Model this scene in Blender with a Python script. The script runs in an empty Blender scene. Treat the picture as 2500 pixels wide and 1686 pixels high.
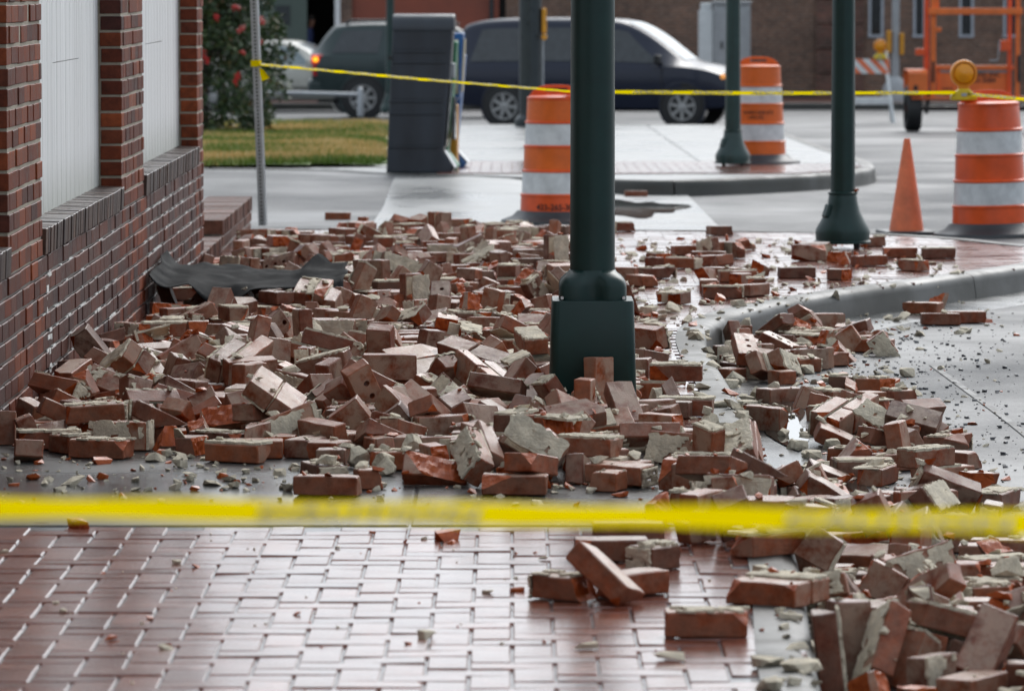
import bpy, bmesh, math, random
import numpy as np
from mathutils import Vector, Matrix, Euler, noise as mnoise

random.seed(7)
rng = np.random.default_rng(7)
R = math.radians
SC = bpy.context.scene
COL = SC.collection
PI = math.pi

# ------------------------------------------------------------------ camera
FPX = 11800.0                 # focal length in photo pixels (2500 px wide)
HCAM = 1.59
TILT = math.atan(893.0 / FPX)  # horizon 50 px above the frame
cam_data = bpy.data.cameras.new('camera')
cam = bpy.data.objects.new('camera', cam_data)
COL.objects.link(cam)
cam.location = (0, 0, HCAM)
cam.rotation_euler = (PI / 2 - TILT, 0, 0)
cam_data.sensor_width = 36.0
cam_data.lens = 36.0 * FPX / 2500.0
cam_data.clip_start = 0.1
cam_data.clip_end = 3000
cam_data.dof.use_dof = True
cam_data.dof.focus_distance = 18.6
cam_data.dof.aperture_fstop = 7.5
SC.camera = cam

# ------------------------------------------------------------------ sky, sun, exposure
world = bpy.data.worlds.new('World')
SC.world = world
world.use_nodes = True
wn = world.node_tree.nodes
wl = world.node_tree.links
bg = wn['Background']
sky = wn.new('ShaderNodeTexSky')
sky.sky_type = 'NISHITA'
sky.sun_disc = False
sky.sun_elevation = R(38)
sky.sun_rotation = R(20)
sky.air_density = 1.0
sky.dust_density = 5.0
sky.ozone_density = 1.0
hs = wn.new('ShaderNodeHueSaturation')
hs.inputs['Saturation'].default_value = 0.10
wl.new(sky.outputs['Color'], hs.inputs['Color'])
# an even layer of cloud over the clear-sky model
cl = wn.new('ShaderNodeMix'); cl.data_type = 'RGBA'
cl.inputs['Factor'].default_value = 0.6
cl.inputs[7].default_value = (4.0, 4.7, 5.5, 1)
wl.new(hs.outputs['Color'], cl.inputs[6])
wl.new(cl.outputs[2], bg.inputs['Color'])
bg.inputs['Strength'].default_value = 0.15
sun_data = bpy.data.lights.new('sun', 'SUN')
sun_data.energy = 0.85
sun_data.angle = R(35)
sun_data.color = (1.0, 0.97, 0.93)
sun = bpy.data.objects.new('sun', sun_data)
COL.objects.link(sun)
# the sun stands ahead and a little right of the camera, behind thick cloud
sun.rotation_euler = (R(-52), 0, R(-20))
SC.view_settings.view_transform = 'Standard'
SC.view_settings.look = 'None'
SC.view_settings.exposure = 0.48
SC.view_settings.gamma = 1.0
SC.view_settings.use_curve_mapping = False
SC.cycles.use_denoising = True
SC.cycles.max_bounces = 6
SC.cycles.diffuse_bounces = 3
SC.cycles.glossy_bounces = 3
SC.cycles.transmission_bounces = 4
SC.cycles.caustics_reflective = False
SC.cycles.caustics_refractive = False

# ------------------------------------------------------------------ ground profile and pixel helpers
def g(y):
    """Sidewalk level along the street: flat, then falling gently away."""
    if y <= 19: return 0.0
    if y <= 48: return -0.008 * (y - 19)
    if y <= 100: return -0.232 - 0.014 * (y - 48)
    return -0.96
BREAKS = (19.0, 48.0, 100.0)
KERB = 0.14

def ray(px, py):
    u = (px - 1250.0) / FPX; v = (843.0 - py) / FPX
    return Vector((u, math.cos(TILT) + v * math.sin(TILT), -math.sin(TILT) + v * math.cos(TILT)))
def at(px, py, Y):
    d = ray(px, py); k = Y / d.y
    return Vector((d.x * k, Y, HCAM + d.z * k))
def on_ground(px, py, level=0.0):
    d = ray(px, py); Y = 20.0
    for _ in range(40):
        z = g(Y) + level
        Y = 0.5 * Y + 0.5 * (z - HCAM) / d.z * d.y
    return at(px, py, Y)

# ------------------------------------------------------------------ materials
def new_mat(name):
    m = bpy.data.materials.new(name); m.use_nodes = True
    nt = m.node_tree
    return m, nt, nt.nodes['Principled BSDF']

def N(nt, kind, **kw):
    n = nt.nodes.new(kind)
    for k, v in kw.items():
        if hasattr(n, k): setattr(n, k, v)
    return n

def noise_node(nt, scale, detail=4, rough=0.6, coords='Object', distortion=0.0, vec=None):
    n = N(nt, 'ShaderNodeTexNoise')
    n.inputs['Scale'].default_value = scale
    n.inputs['Detail'].default_value = detail
    n.inputs['Roughness'].default_value = rough
    n.inputs['Distortion'].default_value = distortion
    if vec is None:
        tc = N(nt, 'ShaderNodeTexCoord'); vec = tc.outputs[coords]
    nt.links.new(vec, n.inputs['Vector'])
    return n

def ramp(nt, src, stops):
    r = N(nt, 'ShaderNodeValToRGB')
    e = r.color_ramp.elements
    while len(e) < len(stops): e.new(0.5)
    for i, (p, c) in enumerate(stops):
        e[i].position = p
        e[i].color = (c, c, c, 1) if isinstance(c, (int, float)) else (*c, 1)
    nt.links.new(src, r.inputs['Fac'])
    return r

def mixc(nt, fac, a, b, mode='MIX'):
    m = N(nt, 'ShaderNodeMix'); m.data_type = 'RGBA'; m.blend_type = mode
    for sock, val in ((m.inputs['Factor'], fac), (m.inputs[6], a), (m.inputs[7], b)):
        if hasattr(val, 'node'): nt.links.new(val, sock)
        elif isinstance(val, (int, float)): sock.default_value = val if sock.type == 'VALUE' else (val, val, val, 1)
        else: sock.default_value = (*val, 1)
    return m.outputs[2]

def mathn(nt, op, a, b=0.0, clamp=False):
    m = N(nt, 'ShaderNodeMath'); m.operation = op; m.use_clamp = clamp
    for i, val in enumerate((a, b)):
        if hasattr(val, 'node'): nt.links.new(val, m.inputs[i])
        else: m.inputs[i].default_value = val
    return m.outputs[0]

def bump(nt, bsdf, height, strength=0.3, dist=0.01):
    b = N(nt, 'ShaderNodeBump')
    b.inputs['Strength'].default_value = strength
    b.inputs['Distance'].default_value = dist
    nt.links.new(height, b.inputs['Height'])
    nt.links.new(b.outputs['Normal'], bsdf.inputs['Normal'])

def simple(name, c, rough=0.5, metal=0.0, var=0.25, scale=8.0, bumps=0.0, bscale=60.0, spec=0.5, rvar=0.12, coat=0.0, stretch=None):
    """A plain surface with uneven colour, uneven gloss and fine relief."""
    m, nt, b = new_mat(name)
    vec = None
    if stretch:
        tc = N(nt, 'ShaderNodeTexCoord'); mp = N(nt, 'ShaderNodeMapping')
        mp.inputs['Scale'].default_value = stretch
        nt.links.new(tc.outputs['Object'], mp.inputs['Vector']); vec = mp.outputs['Vector']
    n = noise_node(nt, scale, 5, 0.65, vec=vec)
    dark = tuple(x * (1 - var) for x in c); light = tuple(min(1, x * (1 + var)) for x in c)
    r = ramp(nt, n.outputs['Fac'], [(0.3, dark), (0.7, light)])
    nt.links.new(r.outputs['Color'], b.inputs['Base Color'])
    rr = ramp(nt, n.outputs['Fac'], [(0.3, max(0.02, rough - rvar)), (0.7, min(1, rough + rvar))])
    nt.links.new(rr.outputs['Color'], b.inputs['Roughness'])
    b.inputs['Metallic'].default_value = metal
    b.inputs['Specular IOR Level'].default_value = spec
    b.inputs['Coat Weight'].default_value = coat
    b.inputs['Coat Roughness'].default_value = 0.08
    if bumps:
        n2 = noise_node(nt, bscale, 6, 0.7)
        bump(nt, b, n2.outputs['Fac'], bumps, 0.01)
    return m

def wet_ground(name, c_dry, c_wet, r_dry, r_wet, scale=0.6, fine=90.0, grit=0.35, bstr=0.25, lo=0.42, hi=0.58, bdist=0.004):
    """Pavement after rain: film of water in the low places, coarse damp grain between them."""
    m, nt, b = new_mat(name)
    n = noise_node(nt, scale, 6, 0.62, distortion=0.3)
    wet = ramp(nt, n.outputs['Fac'], [(lo, 0.0), (hi, 1.0)]).outputs['Color']
    f = noise_node(nt, fine, 4, 0.75)
    fc = ramp(nt, f.outputs['Fac'], [(0.3, 1 - grit), (0.7, 1 + grit)])
    big = noise_node(nt, 2.3, 5, 0.6)
    bc = ramp(nt, big.outputs['Fac'], [(0.3, 0.82), (0.7, 1.12)])
    col = mixc(nt, wet, c_dry, c_wet)
    col = mixc(nt, 1.0, col, fc.outputs['Color'], 'MULTIPLY')
    col = mixc(nt, 1.0, col, bc.outputs['Color'], 'MULTIPLY')
    nt.links.new(col, b.inputs['Base Color'])
    rr = mixc(nt, wet, (r_dry,) * 3, (r_wet,) * 3)
    nt.links.new(rr, b.inputs['Roughness'])
    inv = mathn(nt, 'SUBTRACT', 1.0, wet)
    inv = mathn(nt, 'ADD', mathn(nt, 'MULTIPLY', inv, 0.8), 0.2)
    h = mathn(nt, 'MULTIPLY', f.outputs['Fac'], inv)
    bump(nt, b, h, bstr, bdist)
    return m

def attr(nt, name):
    a = N(nt, 'ShaderNodeAttribute'); a.attribute_name = name
    return a.outputs['Fac']

def up_facing(nt, lo=0.55, hi=0.9):
    gm = N(nt, 'ShaderNodeNewGeometry'); sp = N(nt, 'ShaderNodeSeparateXYZ')
    nt.links.new(gm.outputs['Normal'], sp.inputs[0])
    return ramp(nt, sp.outputs['Z'], [(lo, 0.0), (hi, 1.0)]).outputs['Color']

def brick_mat(name, stops, film_col=(0.42, 0.315, 0.235), rough=0.55, film=True, wet=True, dark=1.0):
    """Fired clay: each brick its own shade, mortar film on the bedded faces, raw orange where it broke, rain on top."""
    m, nt, b = new_mat(name)
    oi = N(nt, 'ShaderNodeObjectInfo'); gm = N(nt, 'ShaderNodeNewGeometry')
    s = mathn(nt, 'FRACT', mathn(nt, 'ADD', oi.outputs['Random'], gm.outputs['Random Per Island']))
    base = ramp(nt, s, stops).outputs['Color']
    tc = N(nt, 'ShaderNodeTexCoord')
    off = N(nt, 'ShaderNodeVectorMath'); off.operation = 'ADD'
    nt.links.new(tc.outputs['Object'], off.inputs[0]); nt.links.new(s, off.inputs[1])
    vec = off.outputs[0]
    n1 = noise_node(nt, 22, 6, 0.7, vec=vec)
    v = ramp(nt, n1.outputs['Fac'], [(0.25, 0.45), (0.5, 0.95), (0.75, 1.5)]).outputs['Color']
    col = mixc(nt, 1.0, base, v, 'MULTIPLY')
    if film:
        n2 = noise_node(nt, 14, 5, 0.7, vec=vec)
        fm = ramp(nt, n2.outputs['Fac'], [(0.33, 0.0), (0.56, 1.0)]).outputs['Color']
        fm = mathn(nt, 'MULTIPLY', mathn(nt, 'MULTIPLY', fm, attr(nt, 'film')), 0.62)
        col = mixc(nt, fm, col, film_col)
        n3 = noise_node(nt, 30, 5, 0.7, vec=vec)
        raw = ramp(nt, n3.outputs['Fac'], [(0.3, (0.24, 0.040, 0.010)), (0.7, (0.50, 0.115, 0.030))]).outputs['Color']
        col = mixc(nt, attr(nt, 'broke'), col, raw)
    nt.links.new(col, b.inputs['Base Color'])
    if wet:
        upf = up_facing(nt)
        n4 = noise_node(nt, 9, 4, 0.6, vec=vec)
        w = mathn(nt, 'MULTIPLY', upf, ramp(nt, n4.outputs['Fac'], [(0.35, 0.25), (0.6, 1.0)]).outputs['Color'])
        rr = mixc(nt, w, (rough,) * 3, (0.27,) * 3)
        nt.links.new(rr, b.inputs['Roughness'])
    else:
        rr = ramp(nt, n1.outputs['Fac'], [(0.3, rough - 0.12), (0.7, rough + 0.15)]).outputs['Color']
        nt.links.new(rr, b.inputs['Roughness'])
    nb = noise_node(nt, 160, 5, 0.75, vec=vec)
    up2 = up_facing(nt, 0.2, 0.8)
    nt.links.new(mixc(nt, up2, (0.14,) * 3, (0.5,) * 3), b.inputs['Specular IOR Level'])
    bump(nt, b, nb.outputs['Fac'], 0.5, 0.004)
    return m

M = {}
M['rubble_brick'] = brick_mat('rubble_brick', [(0.0, (0.175, 0.034, 0.012)), (0.3, (0.24, 0.052, 0.015)), (0.5, (0.085, 0.021, 0.011)), (0.7, (0.29, 0.070, 0.022)), (0.88, (0.12, 0.032, 0.018)), (1.0, (0.18, 0.038, 0.014))])
M['wall_brick'] = brick_mat('wall_brick', [(0.0, (0.165, 0.036, 0.014)), (0.3, (0.09, 0.022, 0.012)), (0.55, (0.23, 0.055, 0.019)), (0.78, (0.055, 0.02, 0.016)), (1.0, (0.18, 0.040, 0.016))], film=False, wet=False, rough=0.6)
M['low_brick'] = brick_mat('low_brick', [(0.0, (0.092, 0.032, 0.022)), (0.35, (0.066, 0.030, 0.026)), (0.6, (0.135, 0.038, 0.021)), (0.8, (0.05, 0.027, 0.026)), (1.0, (0.11, 0.037, 0.025))], film=False, wet=False, rough=0.48)
M['sill_brick'] = brick_mat('sill_brick', [(0.0, (0.07, 0.045, 0.036)), (0.35, (0.045, 0.036, 0.034)), (0.6, (0.10, 0.055, 0.038)), (0.8, (0.04, 0.03, 0.03)), (1.0, (0.085, 0.05, 0.04))], film=False, wet=True, rough=0.38)
M['cap_brick'] = brick_mat('cap_brick', [(0.0, (0.15, 0.066, 0.045)), (0.35, (0.10, 0.05, 0.038)), (0.6, (0.18, 0.075, 0.05)), (0.8, (0.085, 0.05, 0.042)), (1.0, (0.14, 0.06, 0.045))], film=False, wet=False, rough=0.6)
M['paver'] = brick_mat('paver', [(0.0, (0.20, 0.062, 0.036)), (0.35, (0.15, 0.048, 0.031)), (0.6, (0.24, 0.078, 0.046)), (0.8, (0.125, 0.042, 0.030)), (1.0, (0.19, 0.060, 0.038))], film=False, wet=False, rough=0.2)
def paver_gloss():
    m = M['paver']; nt = m.node_tree; b = nt.nodes['Principled BSDF']
    n = noise_node(nt, 1.5, 5, 0.6)
    r = ramp(nt, n.outputs['Fac'], [(0.3, 0.11), (0.7, 0.27)])
    b.inputs['Coat Weight'].default_value = 0.5; b.inputs['Coat Roughness'].default_value = 0.16; b.inputs['Specular IOR Level'].default_value = 0.5; b.inputs['Coat IOR'].default_value = 1.33
    nt.links.new(r.outputs['Color'], b.inputs['Roughness'])
    for l in list(b.inputs['Specular IOR Level'].links): nt.links.remove(l)
    for nd in nt.nodes:
        if nd.type == 'BUMP': nd.inputs['Strength'].default_value = 0.12
paver_gloss()
M['mortar'] = simple('mortar', (0.60, 0.525, 0.40), 0.85, var=0.3, scale=18, bumps=0.9, bscale=70)
M['wall_mortar'] = simple('wall_mortar', (0.33, 0.29, 0.225), 0.75, var=0.22, scale=9, bumps=0.6, bscale=90)
M['stained_mortar'] = simple('stained_mortar', (0.11, 0.105, 0.09), 0.35, var=0.6, scale=2.2, bumps=0.5, bscale=90)
M['lime_and_sheen'] = simple('lime_and_sheen', (0.72, 0.72, 0.69), 0.45, var=0.25, scale=12, bumps=0.4, bscale=80)  # white of the lime, also the painted shine on wet joints
M['concrete'] = wet_ground('concrete', (0.29, 0.288, 0.278), (0.18, 0.181, 0.178), 0.45, 0.24, scale=0.7, fine=120, grit=0.2, bstr=0.4, lo=0.36, hi=0.6)
M['dark_concrete'] = wet_ground('dark_concrete', (0.095, 0.095, 0.091), (0.05, 0.051, 0.05), 0.34, 0.18, scale=0.9, fine=120, grit=0.2, bstr=0.2, lo=0.4, hi=0.6)
M['kerb'] = wet_ground('kerb', (0.050, 0.049, 0.042), (0.027, 0.027, 0.024), 0.6, 0.38, scale=2.0, fine=110, grit=0.3, bstr=0.4, lo=0.4, hi=0.62)
M['asphalt'] = wet_ground('asphalt', (0.085, 0.087, 0.09), (0.05, 0.051, 0.053), 0.75, 0.42, scale=0.35, fine=70, grit=0.6, bstr=0.9, lo=0.35, hi=0.62, bdist=0.006)
M['earth'] = simple('earth', (0.08, 0.075, 0.065), 0.7, var=0.3, scale=0.4)
M['joint_sand'] = simple('joint_sand', (0.13, 0.13, 0.135), 0.22, var=0.5, scale=6, rvar=0.06)
M['green'] = simple('green', (0.0038, 0.025, 0.0215), 0.40, spec=0.38, var=0.2, scale=6, bumps=0.04, bscale=200, rvar=0.05)
M['green_worn'] = simple('green_worn', (0.010, 0.035, 0.031), 0.36, var=0.3, scale=7, rvar=0.06)
M['dark_post'] = simple('dark_post', (0.016, 0.024, 0.028), 0.35, var=0.2)
M['orange'] = simple('orange', (0.70, 0.125, 0.008), 0.42, var=0.16, scale=5, rvar=0.06)
M['orange_red'] = simple('orange_red', (0.72, 0.085, 0.010), 0.36, var=0.18, scale=5, rvar=0.06)
M['cone'] = simple('cone', (0.78, 0.19, 0.08), 0.6, var=0.25, scale=5)
M['machine_orange'] = simple('machine_orange', (0.70, 0.15, 0.025), 0.45, var=0.2, scale=3)
M['white_band'] = simple('white_band', (0.62, 0.64, 0.64), 0.5, var=0.1, scale=5)
M['dirty_white'] = simple('dirty_white', (0.64, 0.65, 0.65), 0.45, var=0.18, scale=9)
M['white_paint'] = simple('white_paint', (0.70, 0.72, 0.72), 0.45, var=0.12)
M['rubber'] = simple('rubber', (0.03, 0.032, 0.036), 0.45, var=0.3)
M['tyre'] = simple('tyre', (0.014, 0.014, 0.015), 0.6, var=0.3)
M['black'] = simple('black', (0.008, 0.008, 0.009), 0.5, var=0.2)
M['print_black'] = simple('print_black', (0.012, 0.012, 0.011), 0.55, var=0.2)
M['tape'] = simple('tape', (0.74, 0.56, 0.0), 0.9, var=0.05, scale=3, spec=0.0)
M['steel'] = simple('steel', (0.36, 0.375, 0.39), 0.42, metal=0.55, var=0.15, scale=20)
M['grey_paint'] = simple('grey_paint', (0.33, 0.34, 0.35), 0.5, var=0.12)
M['chrome'] = simple('chrome', (0.55, 0.55, 0.55), 0.25, metal=0.9, var=0.1)
M['rim'] = simple('rim', (0.34, 0.34, 0.335), 0.4, metal=0.5, var=0.15)
M['amber'] = simple('amber', (0.80, 0.30, 0.008), 0.2, var=0.12, scale=9)
M['amber_rim'] = simple('amber_rim', (0.72, 0.25, 0.012), 0.35, var=0.12)
M['lamp_yellow'] = simple('lamp_yellow', (0.70, 0.50, 0.015), 0.4, var=0.12)
M['button_yellow'] = simple('button_yellow', (0.62, 0.27, 0.015), 0.5, var=0.15)
M['box_navy'] = simple('box_navy', (0.024, 0.030, 0.040), 0.42, var=0.3, scale=4, stretch=(1, 1, 0.25))
M['box_green'] = simple('box_green', (0.012, 0.16, 0.065), 0.4, var=0.15)
M['box_yellow'] = simple('box_yellow', (0.55, 0.25, 0.012), 0.45, var=0.15)
M['box_blue'] = simple('box_blue', (0.018, 0.105, 0.30), 0.4, var=0.15)
M['news_paper'] = simple('news_paper', (0.42, 0.38, 0.28), 0.7, var=0.3, scale=14)
M['clear_panel'] = simple('clear_panel', (0.10, 0.115, 0.12), 0.12, var=0.3)
M['membrane'] = simple('membrane', (0.006, 0.0065, 0.0075), 0.85, var=0.3, scale=7, bumps=0.15, bscale=30, spec=0.12)
def car_paint(n, c): return simple(n, c, 0.4, var=0.06, coat=0.3, rvar=0.04, spec=0.25)
M['van_blue'] = car_paint('van_blue', (0.011, 0.015, 0.032))
M['suv_green'] = car_paint('suv_green', (0.026, 0.042, 0.042))
M['car_cream'] = car_paint('car_cream', (0.46, 0.45, 0.40))
M['car_tan'] = car_paint('car_tan', (0.13, 0.13, 0.115))
M['car_glass'] = simple('car_glass', (0.045, 0.05, 0.055), 0.10, var=0.2, rvar=0.02)
M['screen_glass'] = simple('screen_glass', (0.20, 0.24, 0.25), 0.08, var=0.15, rvar=0.02)
M['tail_red'] = simple('tail_red', (0.40, 0.010, 0.012), 0.2, var=0.1)
M['head_lens'] = simple('head_lens', (0.55, 0.52, 0.48), 0.15, var=0.1)
def emit(name, c, s):
    m, nt, b = new_mat(name)
    b.inputs['Base Color'].default_value = (*c, 1); b.inputs['Roughness'].default_value = 0.3
    b.inputs['Emission Color'].default_value = (*c, 1); b.inputs['Emission Strength'].default_value = s
    return m
M['brake_glow'] = emit('brake_glow', (1.0, 0.42, 0.02), 1.2)
M['brake_lens'] = emit('brake_lens', (0.6, 0.010, 0.016), 0.35)
M['signal_glow'] = emit('signal_glow', (0.9, 0.36, 0.08), 0.35)
M['bark'] = simple('bark', (0.06, 0.045, 0.035), 0.8, var=0.3, scale=30, bumps=0.5)
M['skin'] = simple('skin', (0.30, 0.15, 0.10), 0.5, var=0.1)
M['shirt'] = simple('shirt', (0.055, 0.075, 0.20), 0.8, var=0.15)
M['trousers'] = simple('trousers', (0.03, 0.03, 0.04), 0.8, var=0.2)
M['hair'] = simple('hair', (0.02, 0.014, 0.01), 0.6, var=0.2)
M['stucco_red'] = simple('stucco_red', (0.24, 0.070, 0.044), 0.8, var=0.18, scale=1.2, bumps=0.2)
M['garage_green'] = simple('garage_green', (0.075, 0.105, 0.09), 0.6, var=0.12, scale=1.5)
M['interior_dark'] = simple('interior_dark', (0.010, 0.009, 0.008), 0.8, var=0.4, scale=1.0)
M['frame_grey'] = simple('frame_grey', (0.36, 0.39, 0.43), 0.5, var=0.1)
M['window_glass'] = simple('window_glass', (0.018, 0.020, 0.022), 0.1, var=0.3)
M['roof'] = simple('roof', (0.10, 0.095, 0.09), 0.8, var=0.2)

def far_brick_mat(name, c1, c2, mort):
    m, nt, b = new_mat(name)
    tc = N(nt, 'ShaderNodeTexCoord'); mp = N(nt, 'ShaderNodeMapping')
    mp.inputs['Rotation'].default_value = (R(90), 0, 0)
    nt.links.new(tc.outputs['Object'], mp.inputs['Vector'])
    br = N(nt, 'ShaderNodeTexBrick')
    br.inputs['Color1'].default_value = (*c1, 1); br.inputs['Color2'].default_value = (*c2, 1)
    br.inputs['Mortar'].default_value = (*mort, 1)
    br.inputs['Scale'].default_value = 1.0
    br.inputs['Brick Width'].default_value = 0.203; br.inputs['Row Height'].default_value = 0.0677
    br.inputs['Mortar Size'].default_value = 0.010; br.inputs['Mortar Smooth'].default_value = 0.2
    br.inputs['Bias'].default_value = 0.0
    nt.links.new(mp.outputs['Vector'], br.inputs['Vector'])
    n = noise_node(nt, 0.9, 5, 0.7)
    v = ramp(nt, n.outputs['Fac'], [(0.3, 0.7), (0.7, 1.25)]).outputs['Color']
    n2 = noise_node(nt, 7, 4, 0.7)
    v2 = ramp(nt, n2.outputs['Fac'], [(0.3, 0.7), (0.7, 1.3)]).outputs['Color']
    col = mixc(nt, 1.0, mixc(nt, 1.0, br.outputs['Color'], v, 'MULTIPLY'), v2, 'MULTIPLY')
    nt.links.new(col, b.inputs['Base Color'])
    b.inputs['Roughness'].default_value = 0.8
    bump(nt, b, mathn(nt, 'SUBTRACT', 1.0, br.outputs['Fac']), 0.5, 0.008)
    return m
M['far_brick'] = far_brick_mat('far_brick', (0.18, 0.092, 0.060), (0.115, 0.066, 0.048), (0.18, 0.145, 0.115))
M['far_brick_dark'] = far_brick_mat('far_brick_dark', (0.14, 0.055, 0.040), (0.08, 0.042, 0.033), (0.12, 0.09, 0.07))
M['far_paving'] = simple('far_paving', (0.115, 0.045, 0.033), 0.4, var=0.2, scale=2)

def board_mat():
    """White painted grooved plywood with vertical weather streaks."""
    m, nt, b = new_mat('board_white')
    tc = N(nt, 'ShaderNodeTexCoord'); mp = N(nt, 'ShaderNodeMapping')
    mp.inputs['Scale'].default_value = (1, 12, 0.22)
    nt.links.new(tc.outputs['Object'], mp.inputs['Vector'])
    n = noise_node(nt, 2.2, 6, 0.7, vec=mp.outputs['Vector'])
    r = ramp(nt, n.outputs['Fac'], [(0.28, (0.40, 0.395, 0.38)), (0.44, (0.64, 0.65, 0.645)), (0.7, (0.84, 0.86, 0.86))])
    mp2 = N(nt, 'ShaderNodeMapping'); mp2.inputs['Scale'].default_value = (1, 40, 1.6)
    nt.links.new(tc.outputs['Object'], mp2.inputs['Vector'])
    n2 = noise_node(nt, 3.0, 4, 0.7, vec=mp2.outputs['Vector'])
    r2 = ramp(nt, n2.outputs['Fac'], [(0.27, 0.25), (0.34, 1.0)])
    # grime that gathered along the bottom edge over the years
    sp = N(nt, 'ShaderNodeSeparateXYZ'); nt.links.new(tc.outputs['Object'], sp.inputs[0])
    n3 = noise_node(nt, 6.0, 5, 0.8, vec=mp2.outputs['Vector'])
    low = mathn(nt, 'ADD', sp.outputs['Z'], mathn(nt, 'MULTIPLY', n3.outputs['Fac'], 0.5))
    r3 = ramp(nt, low, [(0.22, (0.55, 0.55, 0.47)), (0.5, (1, 1, 1))])
    col = mixc(nt, 1.0, mixc(nt, 1.0, r.outputs['Color'], r2.outputs['Color'], 'MULTIPLY'), r3.outputs['Color'], 'MULTIPLY')
    nt.links.new(col, b.inputs['Base Color'])
    b.inputs['Roughness'].default_value = 0.5
    bump(nt, b, n.outputs['Fac'], 0.3, 0.004)
    return m
M['board'] = board_mat()

def grass_mat():
    m, nt, b = new_mat('grass')
    n = noise_node(nt, 0.42, 5, 0.6)
    gm = N(nt, 'ShaderNodeNewGeometry')
    f = mathn(nt, 'ADD', n.outputs['Fac'], mathn(nt, 'MULTIPLY', mathn(nt, 'SUBTRACT', gm.outputs['Random Per Island'], 0.5), 0.16))
    r = ramp(nt, f, [(0.36, (0.11, 0.18, 0.025)), (0.46, (0.20, 0.24, 0.05)), (0.52, (0.46, 0.33, 0.13)), (0.66, (0.58, 0.42, 0.19))])
    nt.links.new(r.outputs['Color'], b.inputs['Base Color'])
    b.inputs['Roughness'].default_value = 0.6
    b.inputs['Specular IOR Level'].default_value = 0.25
    return m
M['grass'] = grass_mat()
def leaf_mat():
    m, nt, b = new_mat('leaf')
    gm = N(nt, 'ShaderNodeNewGeometry')
    r = ramp(nt, gm.outputs['Random Per Island'], [(0.0, (0.022, 0.044, 0.018)), (0.5, (0.045, 0.082, 0.034)), (0.8, (0.075, 0.115, 0.045)), (0.93, (0.10, 0.12, 0.04)), (1.0, (0.13, 0.055, 0.025))])
    nt.links.new(r.outputs['Color'], b.inputs['Base Color'])
    b.inputs['Roughness'].default_value = 0.55
    return m
M['leaf'] = leaf_mat()
M['berry'] = simple('berry', (0.42, 0.012, 0.012), 0.3, var=0.3)
def puddle_mat():
    m, nt, b = new_mat('puddle')
    b.inputs['Base Color'].default_value = (0.035, 0.034, 0.03, 1)
    b.inputs['Roughness'].default_value = 0.03
    n = noise_node(nt, 6, 2)
    bump(nt, b, n.outputs['Fac'], 0.03, 0.01)
    return m
M['water'] = puddle_mat()
M['stone'] = simple('stone', (0.10, 0.10, 0.105), 0.5, var=0.6, scale=5)
M['leaf_litter'] = simple('leaf_litter', (0.12, 0.085, 0.035), 0.6, var=0.4)

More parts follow.
